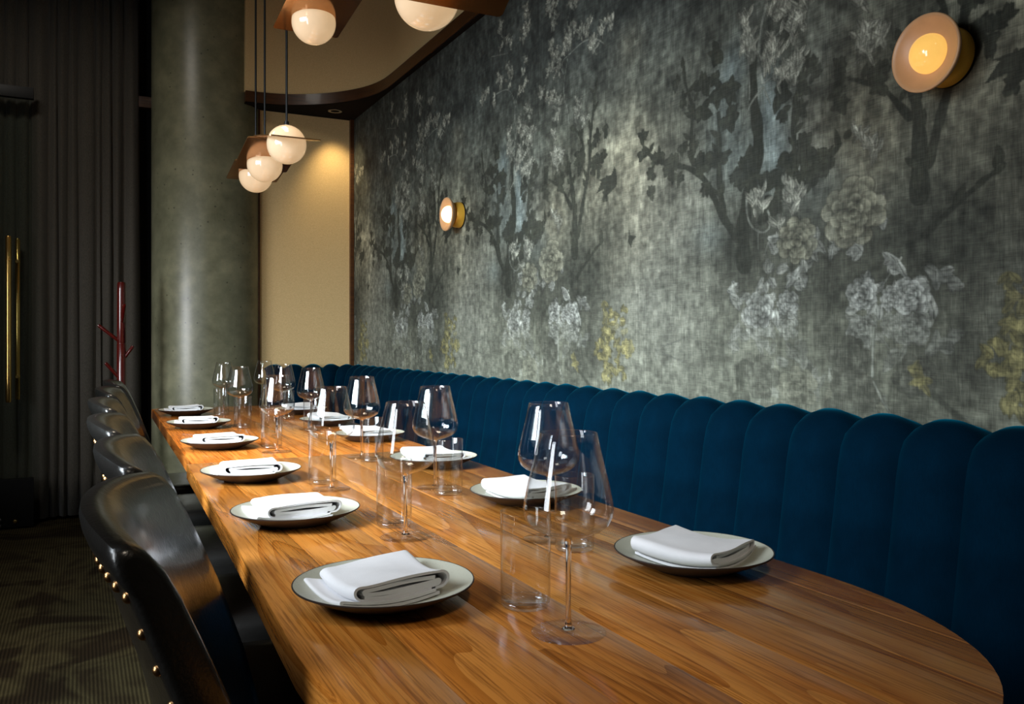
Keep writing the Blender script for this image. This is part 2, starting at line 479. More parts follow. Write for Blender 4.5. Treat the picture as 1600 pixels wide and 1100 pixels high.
M_ll=[(1.295,2.254),(1.261,2.256),(1.303,2.209),(1.338,2.198),(1.312,2.233),(1.164,2.241),(1.18,2.209),(1.204,2.233),(1.228,2.22),(1.156,2.16),(1.133,2.161),(1.125,2.134),(1.436,2.241),(1.427,2.207),(1.399,2.194),(1.382,2.171),(1.427,2.153),(0.004,2.147),(1.386,2.137),(0.06,2.094),(0.07,2.069),(0.032,2.046),(1.436,2.048),(1.427,2.023),(1.382,2.016),(1.355,1.997),(1.382,1.977),(1.399,1.945),(1.05,2.204),(1.021,2.194),(1.08,2.177),(0.199,2.457),(0.189,2.421),(0.178,2.384),(0.219,2.374),(0.219,2.336),(0.438,2.469),(0.438,2.439),(0.381,2.386),(0.336,2.362),(0.426,2.365),(0.37,2.254),(0.326,2.236),(0.348,2.203),(0.461,2.244),(0.438,2.217),(0.23,2.2),(0.199,2.163),(0.251,2.134),(0.606,2.209),(0.568,2.21),(0.496,2.166),(0.496,2.141),(0.631,2.189),(0.199,2.249),(0.189,2.042),(0.158,2.03),(0.261,2.011),(1.295,2.349),(1.261,2.346),(0.013,2.421),(0.004,2.386),(1.418,2.378),(1.418,2.324),(1.245,1.97),(1.237,1.942),(1.245,1.915),(1.196,1.895),(0.359,1.986),(0.354,1.956),(0.34,1.926),(0.331,1.905),(0.35,1.894),(0.327,1.872),(0.359,1.907),(0.261,1.899),(0.266,1.875),(0.244,1.872),(0.24,1.853),(0.283,1.85),(0.266,1.836),(0.219,1.798),(0.183,1.776),(0.228,1.782),(0.183,1.821),(0.159,1.814),(0.167,1.799),(0.261,1.975),(0.228,1.976),(0.203,1.961),(0.236,1.951),(0.195,1.944),(0.159,1.952),(0.163,1.921),(0.155,1.904),(0.183,1.901),(0.132,1.937),(1.421,1.898),(1.404,1.827),(1.414,1.812),(1.404,1.793),(1.385,1.781),(1.365,1.797),(1.401,1.778),(0.195,1.502),(0.195,1.476),(0.163,1.474),(0.179,1.447),(0.3,1.497),(0.291,1.462),(0.322,1.482),(0.232,1.405),(1.421,1.584),(1.398,1.563),(1.375,1.547),(0.008,1.366)]
M_ros=[((1.44,1.413),0.085,0),((0.168,1.363),0.062,0),((0.303,1.19),0.058,1),((0.199,1.207),0.04,1),((1.416,1.219),0.045,1),((1.284,1.209),0.052,1),((1.332,1.205),0.035,1),((0.004,1.064),0.06,2),((1.276,1.033),0.05,2),((1.439,0.96),0.08,2),((0.294,1.011),0.06,2),((0.923,1.083),0.035,3)]
M_rl=[(0.015,1.35),(0.043,1.333),(1.444,1.315),(0.05,1.362),(1.427,1.34),(1.438,1.325),(0.109,1.371),(0.109,1.348),(0.24,1.37),(0.253,1.35),(0.117,1.327),(0.163,1.397),(0.101,1.341),(0.061,1.4),(1.375,1.409),(1.372,1.43),(1.369,1.387),(1.448,1.463),(1.438,1.456),(0.35,1.167),(0.173,1.175),(0.231,1.164),(0.264,1.217),(0.405,1.26),(0.417,1.236),(0.356,1.229),(0.393,1.222),(0.292,1.254),(0.264,1.257),(0.22,1.29),(0.189,1.268),(0.158,1.266),(0.158,1.251),(0.27,1.309),(0.168,1.286),(0.137,1.299),(1.444,1.194),(1.24,1.185),(1.377,1.177),(1.37,1.236),(1.393,1.252),(1.339,1.286),(1.309,1.276),(1.236,1.253),(1.209,1.251),(1.186,1.233),(1.339,1.22),(1.268,1.23),(1.301,1.189)]
M_yl=[(1.061,1.233),(1.023,1.201),(1.051,1.181),(0.986,1.19),(0.94,1.219),(1.013,1.17),(0.958,1.174),(1.061,1.139),(1.013,1.128),(1.042,1.108),(0.986,1.097),(1.051,1.076),(1.023,1.061),(1.061,1.039),(0.986,1.046),(1.032,1.014),(1.061,0.992),(0.995,1.005),(0.967,1.016),(0.949,0.986),(1.023,0.983),(0.923,1.083),(0.905,1.088),(0.976,1.082),(1.093,1.098),(1.11,1.084),(1.11,1.063),(1.093,1.054),(1.07,1.103),(1.05,1.095),(1.07,1.056),(1.05,1.057),(1.037,1.073),(1.05,1.199),(1.047,1.136),(1.04,1.13),(1.047,1.029),(1.06,0.985),(1.05,0.972),(1.248,1.016),(1.268,1.047),(1.264,1.029)]
M_lum=[(0.905,1.662,0.16,0.2,0.9,'w'),(0.85,1.487,0.2,0.16,0.8,'w'),(1.0,1.374,0.14,0.08,0.6,'w'),(0.714,1.51,0.2,0.18,0.4,'n'),(0.407,1.87,0.07,0.08,0.7,'b'),(0.447,1.728,0.08,0.1,0.5,'b'),(0.258,1.744,0.05,0.1,0.8,'b'),(0.394,1.609,0.1,0.1,0.5,'b'),(0.235,1.613,0.07,0.12,0.8,'b'),(0.074,1.753,0.1,0.12,0.35,'b'),(0.115,1.637,0.1,0.14,0.55,'n'),(0.074,1.488,0.1,0.1,0.5,'b'),(1.437,1.684,0.12,0.14,0.45,'w'),(1.391,1.54,0.1,0.12,0.45,'w'),(0.488,1.403,0.08,0.05,0.5,'b'),(0.905,2.085,0.07,0.07,0.4,'w'),(1.445,1.607,0.12,0.2,0.5,'w'),(1.143,1.635,0.1,0.2,0.7,'w'),(0.85,1.238,0.3,0.25,0.3,'n'),(0.53,1.206,0.3,0.3,0.25,'n'),(0.343,1.391,0.12,0.08,0.7,'d'),(0.115,1.367,0.12,0.1,0.55,'d'),(1.21,1.336,0.2,0.13,0.85,'d'),(0.368,1.341,0.1,0.1,0.8,'d'),(0.054,1.253,0.3,0.06,0.4,'d'),(1.019,1.474,0.09,0.1,0.45,'d'),(0.034,1.711,0.05,0.12,0.6,'d'),(1.289,1.773,0.1,0.15,0.4,'d'),(0.474,1.953,0.08,0.1,0.5,'d'),(0.201,1.886,0.06,0.12,0.6,'d'),(0.074,1.191,0.2,0.2,0.5,'d'),(1.196,1.1,0.14,0.22,0.45,'d'),(0.447,1.131,0.1,0.2,0.3,'d'),(0.78,1.174,0.2,0.25,0.35,'n')]



def smooth_noise(h, w, cy, cx, seed):
    """tileable (in x) value noise"""
    r = np.random.RandomState(seed)
    g = r.rand(cy + 2, cx)
    yy = np.linspace(0, cy, h, endpoint=False); xx = np.linspace(0, cx, w, endpoint=False)
    y0 = yy.astype(int); x0 = xx.astype(int)
    fy = yy - y0; fx = xx - x0
    fy = fy * fy * (3 - 2 * fy); fx = fx * fx * (3 - 2 * fx)
    x1 = (x0 + 1) % cx
    a = g[y0][:, x0] * (1 - fx) + g[y0][:, x1] * fx
    b = g[y0 + 1][:, x0] * (1 - fx) + g[y0 + 1][:, x1] * fx
    return a * (1 - fy)[:, None] + b * fy[:, None]


def fbm(h, w, cy, cx, seed, octv=5):
    o = np.zeros((h, w)); a, s = 1.0, 0
    for i in range(octv):
        o += a * smooth_noise(h, w, cy * 2 ** i, cx * 2 ** i, seed + i); s += a; a *= 0.55
    return o / s


C = lambda r, g, b: np.array([r, g, b], float)
motif = np.zeros((PH, PW, 3)); alpha = np.zeros((PH, PW))


def region(cy, cz, rad):
    x0 = int((cy - rad) / RES); x1 = int((cy + rad) / RES) + 2
    z0 = max(0, int((cz - rad - ZLO) / RES)); z1 = min(PH, int((cz + rad - ZLO) / RES) + 2)
    xs = np.arange(x0, x1); zs = np.arange(z0, z1)
    X, Z = np.meshgrid(xs * RES - cy, zs * RES + ZLO - cz)
    return np.ix_(zs, xs % PW), X, Z


def put(ix, mask, col, op=1.0):
    mk = np.clip(mask, 0, 1) * op
    if np.ndim(col) == 1: col = col[None, None, :]
    motif[ix] = motif[ix] * (1 - mk[..., None]) + col * mk[..., None]
    alpha[ix] = np.maximum(alpha[ix], mk)


def leaf(cy, cz, ang, L, W, col, op=1.0, vein=None):
    if cz < ZLO - 0.05: return
    ix, X, Z = region(cy, cz, L * 0.62 + 0.004)
    if X.size == 0: return
    u = X * math.cos(ang) + Z * math.sin(ang); v = -X * math.sin(ang) + Z * math.cos(ang)
    t = np.clip(u / L + 0.5, 0, 1)
    half = W * 0.5 * np.sin(PI * t ** 0.8) ** 0.8
    d = (half - np.abs(v)) / (RES * 1.1)
    mk = np.clip(d + 0.5, 0, 1) * ((u > -L / 2) & (u < L / 2))
    c = np.broadcast_to(col, X.shape + (3,))
    if vein is not None:
        sh = np.clip(v / (W * 0.5) * 0.5 + 0.5, 0, 1)[..., None]
        c = col * (0.72 + 0.42 * sh)
        c = np.where((np.abs(v) < RES * 0.7)[..., None], col * 0.62, c)
    put(ix, mk, c, op)


def stroke(pts, w, col, op=1.0, taper=True):
    P = np.array(pts, float)
    seg = np.r_[0, np.cumsum(np.hypot(*np.diff(P, axis=0).T))]
    n = max(4, int(seg[-1] / (RES * 1.5)))
    s = np.linspace(0, seg[-1], n)
    k = np.ones(5) / 5
    x = np.interp(s, seg, P[:, 0]); z = np.interp(s, seg, P[:, 1])
    m_ = max(1, min(n // 6, 20))
    if n > 20:
        ker = np.ones(2 * m_ + 1) / (2 * m_ + 1)
        x = np.convolve(np.pad(x, m_, 'edge'), ker, 'valid'); z = np.convolve(np.pad(z, m_, 'edge'), ker, 'valid')
    for i in range(n):
        r = w * 0.5 * ((1.0 - 0.55 * i / n) if taper else 1.0) * (1 + 0.12 * math.sin(i * 0.21))
        ix, X, Z = region(x[i], z[i], r + RES * 2)
        put(ix, (r - np.hypot(X, Z)) / (RES * 1.2) + 0.5, col, op)


def poly(pts, col, op=1.0):
    P = np.array(pts, float)
    c = P.mean(0); rad = np.abs(P - c).max() + 0.01
    ix, X, Z = region(c[0], c[1], rad)
    ins = np.zeros(X.shape, bool)
    n = len(P)
    for i in range(n):
        (xa, za), (xb, zb) = P[i] - c, P[(i + 1) % n] - c
        if abs(zb - za) < 1e-9: continue
        cond = ((za > Z) != (zb > Z)) & (X < (xb - xa) * (Z - za) / (zb - za) + xa)
        ins ^= cond
    put(ix, ins.astype(float), col, op)


DARK, DARK2 = C(44, 46, 40), C(52, 54, 46)
LIGHT, GREY, WHITE, YEL = C(150, 152, 138), C(128, 132, 122), C(168, 172, 162), C(158, 150, 96)
R = random.Random(5)


def rose(cy, cz, r, kind):
    base = [C(142, 142, 122), C(172, 176, 168), C(150, 152, 138), C(170, 162, 108)][kind]
    op = [0.85, 0.78, 0.35, 0.8][kind]
    if kind == 1: r *= 0.88
    for ring, (rr, n, ps) in enumerate([(1.0, 9, 0.62), (0.72, 8, 0.5), (0.46, 6, 0.42), (0.22, 4, 0.34), (0.05, 2, 0.28)]):
        for i in range(n):
            a = 2 * PI * i / n + ring * 0.4 + R.uniform(-0.2, 0.2)
            px, pz = cy + r * rr * 0.78 * math.cos(a), cz + r * rr * 0.72 * math.sin(a)
            rad = r * ps * R.uniform(0.8, 1.1) * 0.62
            ix, X, Z = region(px, pz, rad * 1.2)
            if X.size == 0: continue
            # petal: light lip away from the centre, dark fold inside
            rr2 = np.hypot(X, Z * 1.25) / rad
            lip = (X * math.cos(a) + Z * math.sin(a)) / rad
            sh = np.clip(0.66 + 0.60 * lip, 0.36, 1.2)[..., None]
            sh = np.where((rr2 > 0.9)[..., None], sh * 0.7, sh)
            put(ix, (1 - rr2) * rad / (RES * 1.2) + 0.5, base * sh, op)


for w, p in M_ds: stroke(p, w, DARK, 0.92)
for (y, z), r in M_dl:
    for i in range(6):
        a = R.uniform(0, 2 * PI)
        leaf(y + math.cos(a) * r * 0.4, z + math.sin(a) * r * 0.4, a + R.uniform(-.5, .5), r * R.uniform(0.8, 1.25), r * R.uniform(0.5, 0.8), DARK if i % 2 else DARK2, 0.9)
for (w, p) in M_ds[3:]:
    for i in range(len(p) - 1):
        for k in range(2):
            t = R.random()
            y = p[i][0] * (1 - t) + p[i + 1][0] * t; z = p[i][1] * (1 - t) + p[i + 1][1] * t
            a = R.uniform(0.4, 2.7)
            leaf(y + math.cos(a) * 0.025, z + math.sin(a) * 0.025, a, R.uniform(.03, .055), R.uniform(.013, .022), DARK2, 0.9)
for b in M_birds: poly(b, DARK, 0.95)
for w, p in M_ls: stroke(p, w, GREY, 0.75, False)
for (y, z) in M_ll:
    for i in range(9):
        a = R.uniform(0.5, 2.6) if R.random() < 0.8 else R.uniform(-2.6, -0.5)
        d = R.uniform(0.0, 0.03)
        leaf(y + math.cos(a) * d + R.uniform(-.012, .012), z + math.sin(a) * d, a + R.uniform(-.3, .3), R.uniform(.026, .046), R.uniform(.010, .017), LIGHT * R.uniform(.82, 1.12), R.uniform(0.7, 1.0), True)
for (y, z) in M_rl:
    for i in range(3):
        a = R.uniform(0, 2 * PI)
        leaf(y + R.uniform(-.014, .014), z + R.uniform(-.012, .012), a, R.uniform(.032, .05), R.uniform(.018, .026), WHITE * R.uniform(.72, 0.98), 0.85, True)
for (y, z), r, k in M_ros: rose(y, z, r, k)
for (y, z) in M_yl:
    for i in range(3):
        a = R.uniform(0, 2 * PI)
        leaf(y + R.uniform(-.012, .012), z + R.uniform(-.012, .012), a, R.uniform(.03, .045), R.uniform(.014, .022), YEL * R.uniform(.8, 1.05), 0.7, True)

# the painted water line: everything just above it is mirrored faintly below
zr = int((1.178 - ZLO) / RES)
nmir = min(zr, PH - zr)
mir_c = motif[zr:zr + nmir][::-1]; mir_a = alpha[zr:zr + nmir][::-1] * np.linspace(0.30, 0.62, nmir)[:, None]
sl = slice(zr - nmir, zr)
mir_a = np.where(alpha[sl] > 0.1, 0, mir_a)
motif[sl] = np.where(mir_a[..., None] > 0, mir_c, motif[sl]); alpha[sl] = np.maximum(alpha[sl], mir_a)

zz = (np.arange(PH) * RES + ZLO)[:, None]; yy = (np.arange(PW) * RES)[None, :]
n_big = fbm(PH, PW, 5, 4, 3); n_mid = fbm(PH, PW, 16, 13, 9); n_fin = fbm(PH, PW, 90, 70, 21, 3)
thread = fbm(PH, PW, 8, 300, 31, 2); thread_h = fbm(PH, PW, 330, 12, 41, 2)
base = np.zeros((PH, PW, 3)) + C(84, 86, 76)
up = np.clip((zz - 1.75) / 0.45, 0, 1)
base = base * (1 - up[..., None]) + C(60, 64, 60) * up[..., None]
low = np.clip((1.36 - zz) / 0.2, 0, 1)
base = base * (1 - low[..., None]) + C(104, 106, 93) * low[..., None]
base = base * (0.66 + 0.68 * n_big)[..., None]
for (py, pz, ry, rz, am, kd) in M_lum:
    col = {'d': C(48, 50, 44), 'w': C(124, 122, 104), 'b': C(112, 124, 122), 'n': C(118, 120, 110)}[kd]
    dy = (yy - py + PER / 2) % PER - PER / 2
    g = np.exp(-(dy / ry) ** 2 - ((zz - pz) / rz) ** 2) * am
    g = np.clip(g * (0.35 + 1.3 * n_mid), 0, 1)[..., None]
    base = base * (1 - g) + col * g
strk = fbm(PH, PW, 40, 60, 51, 3)
calm = np.clip((zz - 1.25) / 0.35, 0.35, 1.0)
base *= 1.0 + (((0.70 + 0.60 * n_mid) * (0.66 + 0.68 * strk) - 1.0) * calm)[..., None]
wear = np.clip(0.80 + 0.9 * (n_mid - 0.45), 0.35, 1.0) * np.clip(0.85 + 0.8 * (n_fin - 0.4), 0.45, 1.0)
am = (alpha * np.clip(wear * 1.15, 0, 1))[..., None]
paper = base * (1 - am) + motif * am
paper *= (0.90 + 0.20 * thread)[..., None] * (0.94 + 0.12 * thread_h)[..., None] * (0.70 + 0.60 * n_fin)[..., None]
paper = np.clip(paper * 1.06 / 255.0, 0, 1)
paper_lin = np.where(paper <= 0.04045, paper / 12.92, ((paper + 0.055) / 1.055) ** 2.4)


def paper_at(Y, Z):
    fx = (Y % PER) / RES; fz = np.clip((Z - ZLO) / RES, 0, PH - 1.001)
    x0 = fx.astype(int) % PW; x1 = (x0 + 1) % PW; z0 = fz.astype(int); z1 = np.minimum(z0 + 1, PH - 1)
    tx = (fx - np.floor(fx))[:, None]; tz = (fz - z0)[:, None]
    return (paper_lin[z0, x0] * (1 - tx) + paper_lin[z0, x1] * tx) * (1 - tz) + (paper_lin[z1, x0] * (1 - tx) + paper_lin[z1, x1] * tx) * tz


m = M('painted_linen_wallpaper')
at = m.node('ShaderNodeVertexColor'); at.layer_name = 'print'
tw = m.noise(m.coords((1, 1, 0.06)), 520, 2, 0.6); tv = m.noise(m.coords((1, 0.06, 1)), 520, 2, 0.6)
k = m.ramp(m.math('ADD', m.math('MULTIPLY', tw, 0.55), m.math('MULTIPLY', tv, 0.45)), [(0.36, (0.62, 0.62, 0.62)), (0.64, (1.2, 1.2, 1.2))])
m.link(m.mix(1.0, at.outputs['Color'], k, 'MULTIPLY'), m.p.inputs['Base Color'])
m.setp(Roughness=0.8)
m.p.inputs['Specular IOR Level'].default_value = 0.2
m.bump(m.math('ADD', tw, tv), 0.12, 0.0008)
MAT['paper'] = m.m

# ------------------------------------------------------------------ room shell
XW, YB, ZC = 1.62, 5.59, 3.4


def struct(o, label, cat):
    return tag(o, label, cat, kind='structure')


struct(box('floor', -1.5, 1.8, -2.2, 6.4, -0.06, 0.0, MAT['carpet']), 'dark brown and olive ribbed carpet under the chairs', 'floor')
struct(box('ceiling', -1.5, 1.8, -2.2, 6.4, ZC, ZC + 0.06, MAT['ceiling']), 'dark ceiling above the dining table', 'ceiling')

# right wall with the printed wallpaper: a grid fine enough to carry the print
ys = [-2.2] + list(np.arange(-1.0, 0.2, 0.008)) + list(np.arange(0.2, 1.0, 0.004))
y = 1.0
while y < 5.6:
    ys.append(y); y += min(0.0075, 0.0018 * (y / 1.2) ** 1.6)
ys += [5.6, 6.4]
zs = [0.0, 0.5] + list(np.arange(0.885, 2.655, 0.0027)) + [2.66, ZC]
ys, zs = np.array(ys), np.array(zs)
nY, nZ = len(ys), len(zs)
YY, ZZ = np.meshgrid(ys, zs)
co = np.stack([np.full(YY.size, XW), YY.ravel(), ZZ.ravel()], 1)
ii, jj = np.meshgrid(np.arange(nY - 1), np.arange(nZ - 1))
a = (jj * nY + ii).ravel()
quads = np.stack([a, a + nY, a + nY + 1, a + 1], 1)
me = bpy.data.meshes.new('wall_right')
me.vertices.add(len(co)); me.vertices.foreach_set('co', co.ravel())
me.loops.add(quads.size); me.loops.foreach_set('vertex_index', quads.ravel().astype(np.int32))
me.polygons.add(len(quads)); me.polygons.foreach_set('loop_start', np.arange(0, quads.size, 4, dtype=np.int32))
me.update(calc_edges=True)
at = me.color_attributes.new('print', 'FLOAT_COLOR', 'POINT')
rgba = np.ones((len(co), 4), np.float32)
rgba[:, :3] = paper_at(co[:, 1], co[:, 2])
at.data.foreach_set('color', rgba.ravel())
me.materials.append(MAT['paper'])
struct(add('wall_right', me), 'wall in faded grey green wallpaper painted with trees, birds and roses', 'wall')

struct(box('wall_back', 0.72, XW, YB, YB + 0.08, 0, ZC, MAT['cream']), 'cream fabric panelled end wall beside the concrete column', 'wall')
struct(box('wall_rear', -1.5, 1.0, 6.16, 6.26, 0, ZC, MAT['dark_wall']), 'dark wall behind the charcoal curtain', 'wall')
struct(box('wall_front', -1.5, 1.8, -2.3, -2.2, 0, ZC, MAT['side_wall']), 'wall facing the table end nearest the viewer', 'wall')
# left wall, cut by openings for the three added windows
WY0, WY1, WZ0, WZ1 = 1.19, 2.71, 1.36, 2.50
W2Y0, W2Y1, W2Z0, W2Z1 = 3.73, 4.37, 0.70, 1.72
W3Y0, W3Y1, W3Z0, W3Z1 = 0.59, 1.13, 0.74, 2.18
lw = join_geo([box_geo(-1.48, -1.30, -2.2, W3Y0, 0, ZC), box_geo(-1.48, -1.30, W3Y1, WY0, 0, ZC),
               box_geo(-1.48, -1.30, W3Y0, W3Y1, 0, W3Z0), box_geo(-1.48, -1.30, W3Y0, W3Y1, W3Z1, ZC), box_geo(-1.48, -1.30, WY1, W2Y0, 0, ZC), box_geo(-1.48, -1.30, W2Y1, 6.4, 0, ZC),
               box_geo(-1.48, -1.30, WY0, WY1, 0, WZ0), box_geo(-1.48, -1.30, WY0, WY1, WZ1, ZC),
               box_geo(-1.48, -1.30, W2Y0, W2Y1, 0, W2Z0), box_geo(-1.48, -1.30, W2Y0, W2Y1, W2Z1, ZC)])
struct(add('wall_left', mesh('wall_left', *lw, MAT['side_wall'], smooth=False)), 'left wall with three added window openings', 'wall')


def window(name, label, y0, y1, z0, z1):  # frame and pane added around an unseen side light
    w = struct(add(name, mesh(name, *join_geo([
        box_geo(-1.46, -1.40, y0, y0 + 0.05, z0, z1), box_geo(-1.46, -1.40, y1 - 0.05, y1, z0, z1),
        box_geo(-1.46, -1.40, y0, y1, z0, z0 + 0.05), box_geo(-1.46, -1.40, y0, y1, z1 - 0.05, z1)]), MAT['black_metal'], smooth=False)), label, 'window')
    box('pane', -1.435, -1.43, y0 + 0.05, y1 - 0.05, z0 + 0.05, z1 - 0.05, MAT['pane'], 0, w)


window('added_window_1', 'wide black framed window added to hold the key light', WY0, WY1, WZ0, WZ1)
window('added_window_3', 'tall slim black framed window added for strip reflections in the glasses', W3Y0, W3Y1, W3Z0, W3Z1)
window('added_window_2', 'narrow black framed window added to light the column and cream wall', W2Y0, W2Y1, W2Z0, W2Z1)

# concrete column
col_prof = [(0.338, 0.0), (0.338, 1.0), (0.338, 2.0), (0.338, ZC)]
o = add('column', mesh('column', *lathe_geo(col_prof, 96), MAT['concrete'], sharp=None), None, (0.728, 5.77, 0))
struct(o, 'round grey concrete column between curtain and cream wall', 'column')

# corner trims of the cream panel
o = box('trim_1', 1.595, 1.62, 5.56, 5.592, 0.0, 2.57, MAT['trim_wood'], 0.002)
struct(o, 'narrow walnut trim in the corner of cream wall and wallpaper', 'trim')
o = box('trim_2', 0.985, 1.012, 5.57, 5.592, 0.0, 2.57, MAT['trim_wood'], 0.002)
struct(o, 'narrow walnut trim where cream wall meets the column', 'trim')

# curved bulkhead: walnut soffit and fascia with a cream face above
ctrl = [(0.90, 5.425), (1.00, 5.425), (1.13, 5.40), (1.26, 5.335), (1.38, 5.24), (1.47, 5.13), (1.535, 5.01), (1.575, 4.87), (1.587, 4.70), (1.588, 4.3)]


def catmull(P, n=8):
    out = []
    for i in range(len(P) - 1):
        p0, p1, p2, p3 = P[max(i - 1, 0)], P[i], P[i + 1], P[min(i + 2, len(P) - 1)]
        for k in range(n):
            t = k / n
            out.append(tuple(0.5 * (2 * p1[j] + (p2[j] - p0[j]) * t + (2 * p0[j] - 5 * p1[j] + 4 * p2[j] - p3[j]) * t * t + (3 * p1[j] - p0[j] - 3 * p2[j] + p3[j]) * t ** 3) for j in range(2)))
    return out + [P[-1]]


curve = catmull(ctrl) + [(1.588, -2.2)]


def strip(curve, inset, z0, z1, back=True):
    """solid between the curve (moved towards the wall by inset) and the walls"""
    pts = []
    for i, p in enumerate(curve):
        a = curve[max(i - 1, 0)]; b = curve[min(i + 1, len(curve) - 1)]
        dx, dy = b[0] - a[0], b[1] - a[1]; L = math.hypot(dx, dy)
        pts.append((p[0] - dy / L * inset * -1 * -1, p[1] + dx / L * inset) if False else (p[0] + (-dy / L) * inset, p[1] + (dx / L) * inset))
    pol = pts + [(XW - 0.001, -2.2), (XW - 0.001, YB - 0.001), (curve[0][0], YB - 0.001)]
    n = len(pts)
    V = [(x, y, z0) for x, y in pol] + [(x, y, z1) for x, y in pol]
    N = len(pol)
    F = [[i, i + 1, N + i + 1, N + i] for i in range(N - 1)] + [[N - 1, 0, N, 2 * N - 1]]
    # caps as fans of quads to the corner
    ic = N - 2
    for off in (0, N):
        F += [[off + i, off + i + 1, off + ic] for i in range(n - 1)]
        F += [[off + n - 1, off + n, off + ic], [off + ic, off + N - 1, off]]
    return V, F


bulk = add('trim_3', mesh('bulkhead_fascia', *strip(curve, 0.0, 2.57, 2.636), MAT['trim_wood'], sharp=30))
bp = strip(curve, 0.004, 2.5665, 2.5699)
add('soffit', mesh('soffit', *bp, MAT['matte_black'], smooth=False), bulk)
struct(bulk, 'curved walnut fascia and soffit over the cream corner', 'fascia')
add('bulkhead_face', mesh('bulkhead_face', *strip(curve, 0.012, 2.636, ZC - 0.001), MAT['cream'], sharp=30), bulk)
# the same fascia seen beyond the column
o = box('trim_4', 0.30, 0.62, 5.98, 6.05, 2.60, 2.67, MAT['trim_wood'], 0.003)
struct(o, 'short length of walnut fascia between curtain and column', 'fascia')

dl_ = empty('recessed_downlight', (1.448, 5.40, 2.57))
tag(dl_, 'small round recessed downlight in the dark soffit above the cream wall', 'light')
add('trim_ring', mesh('trim_ring', *lathe_geo([(0.028, 0.0), (0.028, -0.004), (0.044, -0.005), (0.046, -0.002), (0.046, 0.0)], 32), MAT['chrome']), dl_)
add('lens', mesh('lens', *lathe_geo([(0, -0.0015), (0.0285, -0.0012)], 32), MAT['down_glow']), dl_)
sd = bpy.data.lights.new('downlight_beam', 'SPOT')
sd.energy = 17; sd.color = (1.0, 0.76, 0.42); sd.spot_size = math.radians(80); sd.spot_blend = 0.9; sd.shadow_soft_size = 0.03
so = bpy.data.objects.new('downlight_beam', sd); COL.objects.link(so)
so.location = (1.448, 5.40, 2.555); so.rotation_euler = (math.radians(14), math.radians(-8), 0)

# glass door with pull handles, at the far left
door = struct(box('door_1', -1.22, -0.262, 5.81, 5.822, 0.29, 2.531, MAT['pane']), 'frameless glass door in front of the charcoal curtain', 'door')
box('top_rail', -1.22, -0.252, 5.795, 5.837, 2.531, 2.597, MAT['black_metal'], 0.002, door)
box('bottom_rail', -1.22, -0.252, 5.79, 5.842, 0.012, 0.291, MAT['black_metal'], 0.002, door)


def pull(x, y, side, z0, z1, r):
    h = add('pull_handle', mesh('pull_handle', *lathe_geo([(0, z0 - 0.012), (r * 0.8, z0 - 0.01), (r, z0), (r, z0 + 0.12), (r * 1.12, z0 + 0.122), (r * 1.12, z0 + 0.135), (r, z0 + 0.137), (r, z1 - 0.137), (r * 1.12, z1 - 0.135), (r * 1.12, z1 - 0.122), (r, z1 - 0.12), (r, z1), (r * 0.8, z1 + 0.01), (0, z1 + 0.012)], 20), MAT['brass']), door, (x, y, 0))
    for z in (z0 + 0.1285, z1 - 0.1285):
        yy = sorted((0, side))
        add('standoff', mesh('standoff', *tube_geo([(0, yy[0], z), (0, yy[1], z)], 0.009, 10), MAT['brass']), h)


pull(-0.378, 5.755, 0.056, 0.755, 1.70, 0.0155)
pull(-0.338, 5.878, -0.056, 0.762, 1.70, 0.0135)
for x, z, mt in ((-0.345, 0.045, 'brass'), (-0.425, 0.06, 'chrome'), (-0.425, 0.005 + 0.02, 'chrome')):
    add('lock', mesh('lock', *lathe_geo([(0, 0.012), (0.010, 0.010), (0.012, 0), (0.012, -0.004)], 14), MAT[mt]), door, (x, 5.79, z), (PI / 2, 0, 0))

# curtain
val = [-1.24, -1.12, -1.0, -0.89, -0.78, -0.68, -0.57, -0.478, -0.415, -0.345, -0.285, -0.172, -0.127, -0.073, -0.012, 0.079, 0.120, 0.175, 0.240, 0.338]
xs, yo = [], []
rc = random.Random(3)
for i in range(len(val) - 1):
    w = val[i + 1] - val[i]; amp = min(0.055, 0.30 * w + 0.02) * rc.uniform(0.8, 1.1)
    for k in range(10):
        t = k / 10
        xs.append(val[i] + w * t); yo.append(-amp * (math.sin(PI * t) ** 0.7) * (1 + 0.12 * math.sin(2 * PI * t + i)))
xs.append(val[-1]); yo.append(0.0)
V, F = [], []
rows = [0.022, 0.3, 0.9, 1.6, 2.4, ZC - 0.02]
for r_, z in enumerate(rows):
    g = 1.0 + 0.10 * (1 - z / ZC)
    for i, x in enumerate(xs):
        V.append((x + 0.006 * math.sin(i * 0.37 + z * 1.3), 5.99 + yo[i] * g, z))
n = len(xs)
for r_ in range(len(rows) - 1):
    for i in range(n - 1):
        F.append([r_ * n + i, r_ * n + i + 1, (r_ + 1) * n + i + 1, (r_ + 1) * n + i])
cur = add('curtain', mesh('curtain', V, F, MAT['curtain'], sharp=None))
so_ = cur.modifiers.new('thickness', 'SOLIDIFY'); so_.thickness = 0.004; so_.offset = 1
tag(cur, 'charcoal floor length pleated curtain left of the concrete column', 'curtain')
o = box('curtain_track', -1.26, 0.36, 5.96, 6.02, ZC - 0.03, ZC, MAT['black_metal'], 0.002, cur)

# ------------------------------------------------------------------ banquette
ban = empty('banquette', (1.3, 2.4, 0))
tag(ban, 'deep blue velvet channel tufted banquette along the wallpapered wall', 'banquette')


